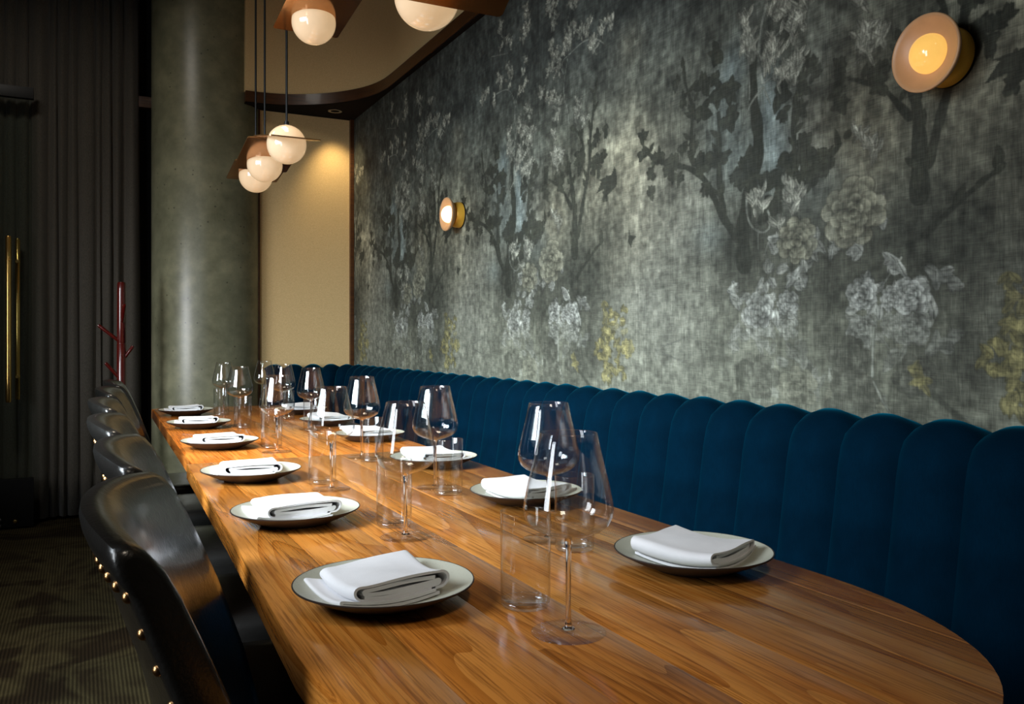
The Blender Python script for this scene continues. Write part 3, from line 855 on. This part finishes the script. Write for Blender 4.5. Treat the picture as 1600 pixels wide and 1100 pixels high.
def channel_mesh(w, conv=0.0, nu=13):
    """one upright padded channel: x along the wall, y out of the wall, z up. conv narrows the front for a concave corner."""
    prof = [(0.165, 0.40), (0.160, 0.50), (0.140, 0.62), (0.122, 0.74), (0.110, 0.83), (0.100, 0.875), (0.085, 0.905), (0.062, 0.922), (0.035, 0.928), (0.004, 0.926)]
    V, F = [], []
    P = [Vector((0, y, z)) for y, z in prof]
    for i in range(nu):
        u = -1 + 2 * i / (nu - 1)
        puff = 0.029 * (1 - abs(u) ** 2.4) - 0.006
        for j, p in enumerate(P):
            d = (P[min(j + 1, len(P) - 1)] - P[max(j - 1, 0)]).normalized()
            nrm = Vector((0, d.z, -d.y))
            q = p + nrm * (puff * (1.0 if j < len(P) - 1 else 0.6))
            V.append((u * w / 2 * (1 - conv * q.y), max(q.y, 0.002), q.z))
    m_ = len(P)
    for i in range(nu - 1):
        for j in range(m_ - 1):
            F.append([i * m_ + j, (i + 1) * m_ + j, (i + 1) * m_ + j + 1, i * m_ + j + 1])
    return mesh('channel', V, F, MAT['velvet'], sharp=None)


PITCH = 0.1544
ch_me = channel_mesh(PITCH)
BX, BY = 1.3, 2.4
for k in range(-9, 27):
    yc = 1.08 + PITCH * (k + 0.5)
    add('channel', ch_me, ban, (XW - 0.003 - BX, yc - BY, 0), (0, 0, PI / 2))
RC = 0.335
y_arc = 1.08 + PITCH * 27
ccx, ccy = XW - 0.003 - RC, y_arc
n_arc = 4
cme = channel_mesh(RC * PI / 2 / n_arc, 1 / RC)
for i in range(n_arc):
    th = (i + 0.5) * PI / 2 / n_arc
    add('channel', cme, ban, (ccx + RC * math.cos(th) - BX, ccy + RC * math.sin(th) - BY, 0), (0, 0, th + PI / 2))
yb_b = ccy + RC
BW = 0.124
bme = channel_mesh(BW)
for i in range(2):
    add('channel', bme, ban, (ccx - BW * (i + 0.5) - BX, yb_b - BY, 0), (0, 0, PI))
xend = ccx - BW * 2
# corner filler behind the curved back, seat and plinth
arc = [(ccx + RC * math.cos(t), ccy + RC * math.sin(t)) for t in np.linspace(0, PI / 2, 12)]
fil = [(XW - 0.004, ccy)] + arc[1:-1] + [(ccx, YB - 0.004), (XW - 0.004, YB - 0.004)]
bk = prism_geo([(x - BX, y - BY) for x, y in fil], 0.4, 0.926)
add('corner_filler', mesh('corner_filler', *bk, MAT['velvet'], smooth=False), ban)


def seat_run(off, z0, z1):
    p = [(XW - off, -0.32)]
    r2 = max(RC - off, 0.02)
    p += [(ccx + r2 * math.cos(t), ccy + r2 * math.sin(t)) for t in np.linspace(0, PI / 2, 8)] if off < RC else [(XW - off, YB - off)]
    return p + [(xend, yb_b - off)]


sp = [(XW - 0.60, -0.32), (XW - 0.60, YB - 0.60), (xend, YB - 0.60), (xend, YB - 0.14), (XW - 0.14, YB - 0.14), (XW - 0.14, -0.32)]


def ring_solid(name, inner, z0, z1, mat, b):
    poly_ = [(x - BX, y - BY) for x, y in inner]
    V, F = prism_geo(poly_, z0, z1)
    me = bpy.data.meshes.new(name)
    bm = bmesh.new()
    vs = [bm.verts.new(v) for v in V]
    for f in F: bm.faces.new([vs[i] for i in f])
    bmesh.ops.recalc_face_normals(bm, faces=bm.faces)
    if b: bmesh.ops.bevel(bm, geom=[e for e in bm.edges], offset=b, segments=3, affect='EDGES', profile=0.5)
    bm.to_mesh(me); bm.free()
    me.polygons.foreach_set('use_smooth', [True] * len(me.polygons)); me.set_sharp_from_angle(angle=0.7)
    me.materials.append(mat)
    return add(name, me, ban)


ring_solid('seat_cushion', sp, 0.31, 0.455, MAT['velvet'], 0.025)
pl = [(XW - 0.54, -0.30), (XW - 0.54, YB - 0.54), (xend + 0.01, YB - 0.54), (xend + 0.01, YB - 0.02), (XW - 0.02, YB - 0.02), (XW - 0.02, -0.30)]
ring_solid('plinth', pl, 0.0, 0.31, MAT['black_wood'], 0.0)

# ------------------------------------------------------------------ dining tables


def clip(poly, x, keep_right):
    out = []
    n = len(poly)
    for i in range(n):
        a, b = poly[i], poly[(i + 1) % n]
        ia = (a[0] >= x) if keep_right else (a[0] <= x); ib = (b[0] >= x) if keep_right else (b[0] <= x)
        if ia: out.append(a)
        if ia != ib:
            t = (x - a[0]) / (b[0] - a[0]); out.append((x, a[1] + t * (b[1] - a[1])))
    return out


def plank_mesh(poly, z0, z1, b):
    bm = bmesh.new()
    V, F = prism_geo(poly, z0, z1)
    vs = [bm.verts.new(v) for v in V]
    for f in F: bm.faces.new([vs[i] for i in f])
    bmesh.ops.remove_doubles(bm, verts=bm.verts, dist=1e-5)
    bmesh.ops.recalc_face_normals(bm, faces=bm.faces)
    ed = [e for e in bm.edges if abs(e.verts[0].co.z - z1) < 1e-5 and abs(e.verts[1].co.z - z1) < 1e-5]
    bmesh.ops.bevel(bm, geom=ed, offset=b, segments=2, affect='EDGES', profile=0.5)
    me = bpy.data.meshes.new('plank')
    bm.to_mesh(me); bm.free()
    me.polygons.foreach_set('use_smooth', [True] * len(me.polygons)); me.set_sharp_from_angle(angle=math.radians(35))
    me.materials.append(MAT['wood_top'])
    return me


def table(loc, label, outline, seams, tones, legs, ztop):
    t = empty('dining_table', loc)
    tag(t, label, 'table')
    poly_ = [(x - loc[0], y - loc[1]) for x, y in outline]
    sx = [-9] + [s - loc[0] for s in seams] + [9]
    for i in range(len(sx) - 1):
        p = clip(clip(poly_, sx[i] + 0.00006, True), sx[i + 1] - 0.00006, False)
        if len(p) < 3: continue
        o = add('plank', plank_mesh(p, ztop - 0.042, ztop, 0.0006 if 0 < i < len(sx) - 2 else 0.0012), t)
        o.color = (*tones[i % len(tones)], 1)
    for y in legs:
        ped = box('pedestal', -0.06, 0.06, y - 0.14 - loc[1], y + 0.14 - loc[1], 0.03, ztop - 0.06, MAT['black_metal'], 0.006, t)
        box('foot_plate', -0.26, 0.26, y - 0.18 - loc[1], y + 0.18 - loc[1], 0.0, 0.03, MAT['black_metal'], 0.006, t)
        box('bearer', -0.28, 0.28, y - 0.05 - loc[1], y + 0.05 - loc[1], ztop - 0.061, ztop - 0.0425, MAT['black_metal'], 0.003, t)
    return t


out = []
Y0 = 1.0
for k in range(0, 49):
    a = PI + PI * k / 48
    cx, sxn = math.cos(a), math.sin(a)
    e = 2 / 2.3
    X = 0.624 + 0.402 * math.copysign(abs(cx) ** e, cx); Y = Y0 + 0.50 * math.copysign(abs(sxn) ** e, sxn)
    out.append((X, Y))
out += [(1.041, 2.30), (1.043, 2.652), (0.274, 2.652), (0.246, 1.6)]
tones_near = [(1.18, 1.08, 0.95), (1.10, 1.02, 0.95), (1.00, 0.93, 0.88), (1.10, 1.04, 0.98), (0.80, 0.74, 0.70), (0.72, 0.66, 0.62), (0.82, 0.75, 0.70)]
table((0.63, 1.5, 0), 'long orange brown wooden dining table with rounded near end', out, [0.345, 0.478, 0.592, 0.722, 0.842, 0.948], tones_near, (1.15, 2.15), 0.75)
far = [(0.286, 2.656), (1.052, 2.656), (1.085, 4.70)]
far += [(1.085 - 0.10 + 0.10 * math.cos(t), 4.72 + 0.09 * math.sin(t)) for t in np.linspace(0.1, PI / 2, 6)]
far += [(0.72, 4.83)] + [(0.375 + 0.05 * math.cos(t), 4.80 + 0.05 * math.sin(t)) for t in np.linspace(PI / 2, PI - 0.1, 6)]
tones_far = [(1.06, 0.82, 0.70), (1.0, 0.80, 0.70), (1.06, 0.84, 0.72), (0.96, 0.78, 0.7), (1.0, 0.8, 0.7), (0.94, 0.76, 0.68)]
table((0.68, 3.75, 0), 'reddish brown wooden dining table butted to the far end of the near one', far, [0.42, 0.55, 0.69, 0.82, 0.95], tones_far, (3.1, 4.4), 0.748)
ZT = lambda y: 0.75 if y < 2.654 else 0.748

# ------------------------------------------------------------------ chairs
ZTOP = 0.905


def lean(z):
    return 0.40 * (0.92 - z) if z > 0.68 else 0.096 + 0.26 * (0.68 - z)


def chair_back():
    sec = [(0.0, 0.36), (0.0, 0.50), (0.0, 0.62), (0.0, 0.74), (0.0, 0.81), (0.001, 0.857), (0.005, 0.890), (0.014, 0.911), (0.028, 0.920), (0.043, 0.918),
           (0.0485, 0.908), (0.0512, 0.895), (0.0510, 0.882), (0.0495, 0.874), (0.0478, 0.871), (0.0475, 0.860), (0.0530, 0.74), (0.0610, 0.60), (0.066, 0.48), (0.066, 0.36)]
    na = 25
    V, F = [], []
    ns = len(sec)
    hw = 0.245

    def ring(a, sh, push):
        yb, xb = hw * a, 0.052 * abs(a) ** 1.9
        s = 0.052 * 1.9 * abs(a) ** 0.9 * (1 if a >= 0 else -1) / hw
        L = math.hypot(1, s)
        nx, ny = -1 / L, s / L        # outward
        tx, ty = s / L, 1 / L
        qc, zc = 0.024, 0.63
        for q, z in sec:
            q2 = qc + (q - qc) * sh; z2 = z if z < 0.5 else z - (1 - sh) * 0.03 * max(0, (z - 0.75) / 0.15)
            dz = -0.012 * abs(a) ** 3 * max(0, (z - 0.6) / 0.3)
            wr = 0.0
            V.append((xb + nx * (q2 + wr) + lean(z2) + tx * push, yb + ny * (q2 + wr) + ty * push, z2 + dz))

    ring(-1, 0.62, -0.007); ring(-1, 0.86, -0.006)
    for i in range(na): ring(-1 + 2 * i / (na - 1), 1.0, 0.0)
    ring(1, 0.86, 0.006); ring(1, 0.62, 0.007)
    R_ = na + 4
    for i in range(R_ - 1):
        for j in range(ns):
            j2 = (j + 1) % ns
            F.append([i * ns + j, (i + 1) * ns + j, (i + 1) * ns + j2, i * ns + j2])
    F.append(list(range(ns))); F.append([(R_ - 1) * ns + j for j in range(ns)])
    return mesh('chair_back', V, F, MAT['leather'], sharp=60)


def cushion(x0, x1, hw, z0, z1, crown):
    nx_, ny_ = 14, 14
    V, F = [], []
    prof = [(1.0, z0), (1.0, z0 + 0.02), (1.0, z1 - 0.035), (0.985, z1 - 0.014), (0.955, z1 - 0.003), (0.90, z1 + 0.004)]
    n = 48
    cx, hx = (x0 + x1) / 2, (x1 - x0) / 2
    for s, z in prof:
        for k in range(n):
            a = 2 * PI * k / n
            c_, s_ = math.cos(a), math.sin(a)
            e = 2 / 7
            V.append((cx + s * hx * math.copysign(abs(c_) ** e, c_), s * hw * math.copysign(abs(s_) ** e, s_), z))
    for s, z in ((0.7, z1 + crown * 0.6), (0.4, z1 + crown * 0.9)):
        for k in range(n):
            a = 2 * PI * k / n
            c_, s_ = math.cos(a), math.sin(a)
            e = 2 / 5
            V.append((cx + s * hx * math.copysign(abs(c_) ** e, c_), s * hw * math.copysign(abs(s_) ** e, s_), z))
    R_ = len(prof) + 2
    for i in range(R_ - 1):
        for k in range(n):
            k2 = (k + 1) % n
            F.append([i * n + k, i * n + k2, (i + 1) * n + k2, (i + 1) * n + k])
    V.append((cx, 0, z1 + crown))
    F += [[(R_ - 1) * n + k, (R_ - 1) * n + (k + 1) % n, len(V) - 1] for k in range(n)]
    F.append(list(range(n)))
    return mesh('seat', V, F, MAT['leather'], sharp=70)


def nail_mesh():
    return mesh('nail_head', *lathe_geo([(0.0066, -0.001), (0.0064, 0.0012), (0.0048, 0.0034), (0.0024, 0.0046), (0, 0.005)], 10), MAT['nail'], sharp=None)


def make_chair(label):
    t = empty('dining_chair')
    tag(t, label, 'chair', 'black leather chairs along the table')
    bk = add('backrest', chair_back(), t)
    add('seat', cushion(0.115, 0.585, 0.245, 0.335, 0.43, 0.012), t)
    box('seat_rail', 0.13, 0.56, -0.225, 0.225, 0.28, 0.336, MAT['black_wood'], 0.004, t)
    for (x, y, dx) in ((0.20, 0.18, -0.03), (0.20, -0.18, -0.03), (0.54, 0.2, 0.0), (0.54, -0.2, 0.0)):
        add('leg', mesh('leg', *tube_geo([(x, y, 0.30), (x + dx * 0.4, y, 0.15), (x + dx, y, 0.0)], [0.021, 0.018, 0.013], 10), MAT['black_wood']), t)
    nm = nail_mesh()

    def nail(a, z, q, par=bk):
        xb, yb = 0.052 * abs(a) ** 1.9, 0.245 * a
        s = 0.052 * 1.9 * abs(a) ** 0.9 * (1 if a >= 0 else -1) / 0.245
        L = math.hypot(1, s)
        nx, ny = -1 / L, s / L
        dz = -0.012 * abs(a) ** 3 * max(0, (z - 0.6) / 0.3)
        o = add('nail_head', nm, par, (xb + nx * q + lean(z), yb + ny * q, z + dz))
        o.rotation_euler = Vector((nx, ny, -0.33)).to_track_quat('Z', 'Y').to_euler()

    for i in range(15): nail(-0.93 + 1.86 * i / 14, 0.860, 0.0478)
    for k in range(9):
        for a in (-0.93, 0.93): nail(a, 0.820 - 0.040 * k, 0.0497 + 0.0018 * k)
    return t


chairs = [
    (0.044, 1.200, 'black leather chair nearest the viewer, with brass nails down its back'),
    (0.064, 1.785, 'second black leather chair from the viewer, before the second plate'),
    (0.056, 2.390, 'third black leather chair along the table, before the third plate'),
    (0.062, 3.090, 'fourth black leather chair along the table, nearest beyond the table joint'),
    (0.092, 3.800, 'fifth black leather chair, second from the far end of the row'),
    (0.132, 4.440, 'farthest black leather chair, closest to the oxblood coat rack'),
]
proto = make_chair(chairs[0][2])
for i, (x, y, lab) in enumerate(chairs):
    c_ = proto if i == 0 else copy_tree(proto)
    c_.location = (x, y, 0); c_['label'] = lab
    c_.rotation_euler = (0, 0, [-0.11, -0.07, -0.06, -0.04, -0.07, -0.03][i])

# ------------------------------------------------------------------ table settings


def plate_top(r):
    if r < 0.055: return 0.0095
    t = (r - 0.055) / 0.07
    return 0.0095 + 0.0205 * t ** 1.25


def make_plate():
    t = empty('dinner_plate')
    rs = [0.1245, 0.118, 0.108, 0.096, 0.084, 0.072, 0.062, 0.055, 0.03, 0.0]
    top = [(0.1236, plate_top(0.1236) + 0.0002)] + [(r, plate_top(r)) for r in rs[1:]]
    add('glazed_face', mesh('glazed_face', *lathe_geo(top, 72), MAT['glaze'], sharp=None), t)
    und = [(0.1236, plate_top(0.1236)), (0.1253, 0.0298), (0.1255, 0.0286), (0.1245, 0.0272), (0.105, 0.0175), (0.085, 0.0085), (0.07, 0.003), (0.065, 0.0), (0.056, 0.0), (0.054, 0.002), (0.0, 0.002)]
    add('dark_underside', mesh('dark_underside', *lathe_geo(und, 72), MAT['plate_dark'], sharp=50), t)
    return t


def napkin_mesh(seed):
    r = random.Random(seed)
    sk = r.uniform(-0.006, 0.006)
    TH = 0.0036

    def arc_(cx, cz, rad, a0, a1, n=7):
        return [(cx + rad * math.cos(math.radians(a0 + (a1 - a0) * k / n)), cz + rad * math.sin(math.radians(a0 + (a1 - a0) * k / n))) for k in range(n + 1)]

    # bottom flap: doubled cloth that sticks out on the left
    flap = [(0.060, 0.0020)] + [(x, 0.0020) for x in np.linspace(0.045, -0.078, 7)] + arc_(-0.080, 0.0046, 0.0026, 270, 90, 6) + [(x, 0.0074) for x in np.linspace(-0.072, 0.055, 7)]
    # upper bundle: tight inner folds and a loose outer wrap rounded over on the right
    inner = [(x, 0.0150 + 0.001 * math.sin(x * 60)) for x in np.linspace(-0.050, 0.058, 9)] + arc_(0.060, 0.0175, 0.0026, -90, 90, 6) + [(x, 0.0202) for x in np.linspace(0.052, -0.046, 9)] + \
            arc_(-0.0475, 0.0228, 0.0026, 270, 90, 6) + [(x, 0.0258 + 0.0040 * math.sin((x + 0.046) / 0.1 * PI)) for x in np.linspace(-0.042, 0.056, 9)]
    wrap = [(x, 0.0112) for x in np.linspace(0.050, -0.052, 8)] + arc_(-0.0535, 0.0208, 0.0096, 265, 100, 8) + \
           [(x, 0.0304 + 0.0052 * math.sin((x + 0.05) / 0.124 * PI) ** 0.8) for x in np.linspace(-0.046, 0.060, 14)] + arc_(0.064, 0.0205, 0.0118, 80, -75, 9) + [(0.056, 0.0096)]
    V, F = [], []
    ny_ = 11
    for path, y0, y1, k1, TH in ((flap, -0.072, 0.068, 0.0, 0.0044), (inner, -0.0665, 0.066, 1.3, 0.0056), (wrap, -0.068, 0.070, 2.2, 0.0038)):
        P = [Vector((p[0], p[1])) for p in path]
        n = len(P)
        off = []
        for i in range(n):
            d = (P[min(i + 1, n - 1)] - P[max(i - 1, 0)]).normalized()
            off.append(Vector((-d.y, d.x)) * TH * 0.5)
        loop = [p + o_ for p, o_ in zip(P, off)] + [p - o_ for p, o_ in zip(reversed(P), reversed(off))]
        m_ = len(loop)
        b0 = len(V)
        for j in range(ny_):
            t = j / (ny_ - 1)
            y = y0 + (y1 - y0) * t
            for i, q in enumerate(loop):
                x, z = q.x, q.y
                hgt = z / 0.038
                wob = 0.0022 * math.sin(x * 55 + k1 + seed) * hgt
                z2 = z * (1 - 0.16 * t) + 0.0013 * math.sin(t * 6 + x * 40 + seed) * hgt
                y2 = y + wob + (0.004 * math.sin(x * 30 + seed * 2.1) if j in (0, ny_ - 1) else 0)
                x2 = x + sk * (t - 0.5) * hgt * 2 + 0.0025 * math.sin(t * 5 + k1 + seed) * hgt
                rr = math.hypot(x2, y2)
                V.append((x2, y2, z2 + (plate_top(rr) - plate_top(0)) * (1 - 0.45 * min(1, hgt))))
        for j in range(ny_ - 1):
            for i in range(m_):
                i2 = (i + 1) % m_
                F.append([b0 + j * m_ + i, b0 + j * m_ + i2, b0 + (j + 1) * m_ + i2, b0 + (j + 1) * m_ + i])
        for i in range(n - 1):
            F.append([b0 + i, b0 + i + 1, b0 + m_ - 2 - i, b0 + m_ - 1 - i])
            e0 = b0 + (ny_ - 1) * m_
            F.append([e0 + i, e0 + i + 1, e0 + m_ - 2 - i, e0 + m_ - 1 - i])
    return mesh('napkin', V, F, MAT['linen'], sharp=60)


def make_wine():
    t = empty('wine_glass')
    o_ = [(0.0048, 0.1135), (0.0075, 0.1155), (0.014, 0.1178), (0.028, 0.1222), (0.0415, 0.1282), (0.0505, 0.1355), (0.0552, 0.1455), (0.0562, 0.1560), (0.0543, 0.1680), (0.0500, 0.1880), (0.0446, 0.2100), (0.0398, 0.2300), (0.0358, 0.2478)]
    i_ = [(r - (0.0010 if z > 0.13 else 0.0016), z + (0.0 if z > 0.14 else 0.0016)) for r, z in o_[1:]]
    prof = o_ + [(0.0353, 0.2483)] + i_[::-1] + [(0.0, 0.1172)]
    add('bowl', mesh('bowl', *lathe_geo(prof, 64), MAT['glass_thin'], sharp=None), t)
    stem = [(0.0, 0.1168), (0.0042, 0.1160), (0.0048, 0.1135), (0.0040, 0.108), (0.0034, 0.100), (0.0031, 0.075), (0.0031, 0.040), (0.0034, 0.018), (0.0046, 0.0085), (0.0085, 0.0048), (0.0, 0.0044)]
    add('stem', mesh('stem', *lathe_geo(stem, 24), MAT['glass_solid'], sharp=None), t)
    foot = [(0.0, 0.0044), (0.0085, 0.0046), (0.016, 0.0032), (0.028, 0.0020), (0.0455, 0.0013), (0.0468, 0.0008), (0.0462, 0.0002), (0.0, 0.0002)]
    add('foot', mesh('foot', *lathe_geo(foot, 64), MAT['glass_foot'], sharp=None), t)
    return t


def make_tumbler():
    t = empty('tumbler')
    w = [(0.0338, 0.0075), (0.0342, 0.012), (0.0345, 0.06), (0.0348, 0.128), (0.0345, 0.1292), (0.0338, 0.128), (0.0334, 0.06), (0.0330, 0.014), (0.0318, 0.0095)]
    add('glass_wall', mesh('glass_wall', *lathe_geo(w, 56), MAT['glass_thin'], sharp=None), t)
    b = [(0.0, 0.0082), (0.030, 0.0086), (0.0318, 0.0095), (0.0336, 0.0078), (0.0334, 0.004), (0.0316, 0.0008), (0.029, 0.0002), (0.0, 0.0010)]
    add('thick_base', mesh('thick_base', *lathe_geo(b, 56), MAT['glass_base'], sharp=None), t)
    return t


# (x, y) of each plate, wine glass and tumbler; side 'window' faces the chairs, 'wall' the banquette
L_pl = [(0.377, 1.147), (0.382, 1.718), (0.394, 2.289), (0.416, 3.011), (0.432, 3.723), (0.450, 4.382)]
R_pl = [(0.875, 1.097), (0.889, 1.700), (0.906, 2.305), (0.931, 2.997), (0.944, 3.610), (0.960, 4.213)]
L_wg = [(0.541, 0.921), (0.533, 1.498), (0.541, 2.052), (0.566, 2.821), (0.601, 3.778), (0.640, 4.500)]
R_wg = [(0.760, 1.365), (0.776, 1.965), (0.772, 2.566), (0.834, 3.480), (0.847, 4.073), (0.881, 4.720)]
L_tm = [(0.543, 1.040), (0.546, 1.600), (0.544, 2.150), (0.570, 2.930), (0.592, 3.640), (0.600, 4.300)]
R_tm = [(0.764, 1.280), (0.770, 1.868), (0.774, 2.472), (0.818, 3.390), (0.838, 3.960), (0.868, 4.560)]
ordn = ['nearest', 'second', 'third', 'fourth', 'fifth', 'farthest']
pp, pw, pt = make_plate(), make_wine(), make_tumbler()
first = True
for side, PL, WG, TM in (('window', L_pl, L_wg, L_tm), ('wall', R_pl, R_wg, R_tm)):
    edge = 'chair side' if side == 'window' else 'banquette side'
    for i in range(6):
        o1, o2, o3 = (pp, pw, pt) if first else (copy_tree(pp), copy_tree(pw), copy_tree(pt))
        first = False
        o1.location = (*PL[i], ZT(PL[i][1])); o2.location = (*WG[i], ZT(WG[i][1])); o3.location = (*TM[i], ZT(TM[i][1]))
        tag(o1, 'pale plate with dark rim under a napkin, %s on the table\'s %s' % (ordn[i], edge), 'plate', 'dinner plates on the tables')
        tag(o2, 'empty tall stemmed wine glass, %s on the table\'s %s' % (ordn[i], edge), 'wine glass', 'wine glasses on the tables')
        tag(o3, 'empty straight clear water tumbler, %s on the table\'s %s' % (ordn[i], edge), 'tumbler', 'tumblers on the tables')
        rz = [0.10, 0.03, 0.0, 0.05, -0.06, 0.02][i] if side == 'window' else PI + [0.42, 0.30, 0.1, 0.2, 0.1, 0.0][i]
        nk = add('napkin', napkin_mesh(i + (0 if side == 'window' else 10)), None, (PL[i][0] - (0.008 if side == 'window' else -0.004), PL[i][1], ZT(PL[i][1]) + 0.0098), (0, 0, rz))
        tag(nk, 'folded white napkin on the %s plate of the table\'s %s' % (ordn[i], edge), 'napkin', 'white napkins on the plates')

# ------------------------------------------------------------------ pendants over the table
RG = 0.0685


def pendant(x, y, z, label, lx, y0, y1, tilt, roll=0.0, zo=0.014):
    t = empty('pendant_light', (x, y, z))
    tag(t, label, 'light', 'globe pendants over the table')
    g = [(RG * math.sin(a), -RG * math.cos(a)) for a in np.linspace(0, PI, 25)]
    g[0] = (0, -RG); g[-1] = (0, RG)
    add('globe', mesh('globe', *lathe_geo(g, 48), MAT['opal'], sharp=None), t)
    v, f = box_geo(-lx, lx, y0, y1, -0.0022, 0.0022)
    bm = bmesh.new()
    vs = [bm.verts.new(q) for q in v]
    for q in f: bm.faces.new([vs[k] for k in q])
    bmesh.ops.recalc_face_normals(bm, faces=bm.faces)
    ve = [e for e in bm.edges if abs(e.verts[0].co.z - e.verts[1].co.z) > 1e-4]
    bmesh.ops.bevel(bm, geom=ve, offset=0.010, segments=3, affect='EDGES', profile=0.5)
    me = bpy.data.meshes.new('shade_plate'); bm.to_mesh(me); bm.free(); me.materials.append(MAT['copper'])
    add('shade_plate', me, t, (0, 0, zo), (tilt, roll, 0))
    add('socket_cap', mesh('socket_cap', *lathe_geo([(0, RG + 0.014), (0.008, RG + 0.013), (0.009, RG + 0.002), (0.014, RG - 0.002), (0.014, RG - 0.004)], 18), MAT['black_metal']), t)
    add('cord', mesh('cord', *tube_geo([(0, 0, RG + 0.01), (0, 0, ZC - z)], 0.0042, 8), MAT['black_metal']), t)
    return t


pendant(0.655, 3.703, 1.797, 'lit opal globe pendant with copper plate, lowest and farthest of the three hung together', 0.105, -0.145, 0.10, -0.14)
pendant(0.650, 3.478, 1.803, 'lit opal globe pendant with copper plate, middle of the three hung together', 0.105, -0.24, 0.10, -0.16)
pendant(0.648, 3.064, 1.800, 'lit opal globe pendant on a black cord, topmost of the three hung together', 0.088, -0.15, 0.16, 0.20, 0.0, 0.024)
pendant(0.654, 2.693, 2.110, 'lit opal globe pendant hung high above the group of three', 0.105, -0.26, 0.11, -0.10)
pendant(0.652, 1.699, 1.836, 'large looking lit opal globe pendant half hidden behind the dark plate of the next one', 0.105, -0.13, 0.015, -0.36)
pendant(0.654, 1.468, 1.832, 'pendant nearest the viewer, only a corner of its dark copper plate in view', 0.105, -0.24, 0.11, -0.58, 0.0, -0.006)

# ------------------------------------------------------------------ wall sconces


def sconce(y, z, label, bulb):
    t = empty('wall_sconce', (XW, y, z))
    tag(t, label, 'light', 'disc sconces on the wallpapered wall')
    add('back_plate', mesh('back_plate', *lathe_geo([(0.0, 0.006), (0.060, 0.006), (0.062, 0.004), (0.062, 0.0)], 48, 'X'), MAT['black_metal'], sharp=50), t)
    add('brass_body', mesh('brass_body', *lathe_geo([(0.0, 0.046), (0.050, 0.046), (0.056, 0.040), (0.0605, 0.022), (0.0610, 0.006), (0.0, 0.006)], 56, 'X'), MAT['brass_warm'], sharp=50), t)
    ring = [(0.0385, 0.062), (0.045, 0.0615), (0.058, 0.066), (0.070, 0.074), (0.0755, 0.0785), (0.0785, 0.0785), (0.0795, 0.075), (0.077, 0.068), (0.066, 0.056), (0.052, 0.047), (0.040, 0.046)]
    add('porcelain_ring', mesh('porcelain_ring', *lathe_geo(ring, 72, 'X'), MAT['ring'], sharp=None), t)
    dome = [(0.0405, 0.058), (0.0405, 0.064)] + [(0.0405 * math.cos(a), 0.064 + 0.034 * math.sin(a)) for a in np.linspace(0.12, PI / 2 - 0.001, 12)]
    dome[-1] = (0.0, 0.098)
    add('lamp_dome', mesh('lamp_dome', *lathe_geo(dome, 56, 'X'), MAT[bulb], sharp=None), t)
    return t


sconce(1.19, 1.700, 'lit round peach porcelain wall sconce with brass body, at upper right', 'bulb')
sconce(3.77, 1.704, 'bright round wall sconce seen edge on, farther along the wallpaper', 'bulb_hot')

# ------------------------------------------------------------------ coat rack
cr = empty('coat_rack', (0.207, 5.40, 0))
tag(cr, 'oxblood red coat rack with angled pegs in front of the curtain', 'coat rack')
add('pole', mesh('pole', *lathe_geo([(0, 0), (0.026, 0.0), (0.026, 0.6), (0.0255, 1.083), (0.0238, 1.0865), (0.0238, 1.0885), (0.0250, 1.092), (0.0235, 1.40), (0.0230, 1.430), (0.020, 1.438), (0, 1.440)], 24), MAT['rack']), cr)
add('base', mesh('base', *lathe_geo([(0, 0.03), (0.03, 0.03), (0.16, 0.018), (0.175, 0.010), (0.175, 0.0), (0, 0)], 40), MAT['rack']), cr)
for a, b in (((-0.01, -0.005, 1.098), (-0.122, -0.01, 1.192)), ((0.008, -0.004, 0.995), (0.060, -0.02, 1.072)), ((-0.008, -0.004, 0.885), (-0.085, -0.02, 0.978)), ((0.004, -0.01, 1.205), (0.010, -0.115, 1.305))):
    dv = Vector(b) - Vector(a)
    add('peg', mesh('peg', *tube_geo([a, Vector(a) + dv * 0.95, b], [0.0098, 0.0098, 0.007], 12), MAT['rack']), cr)
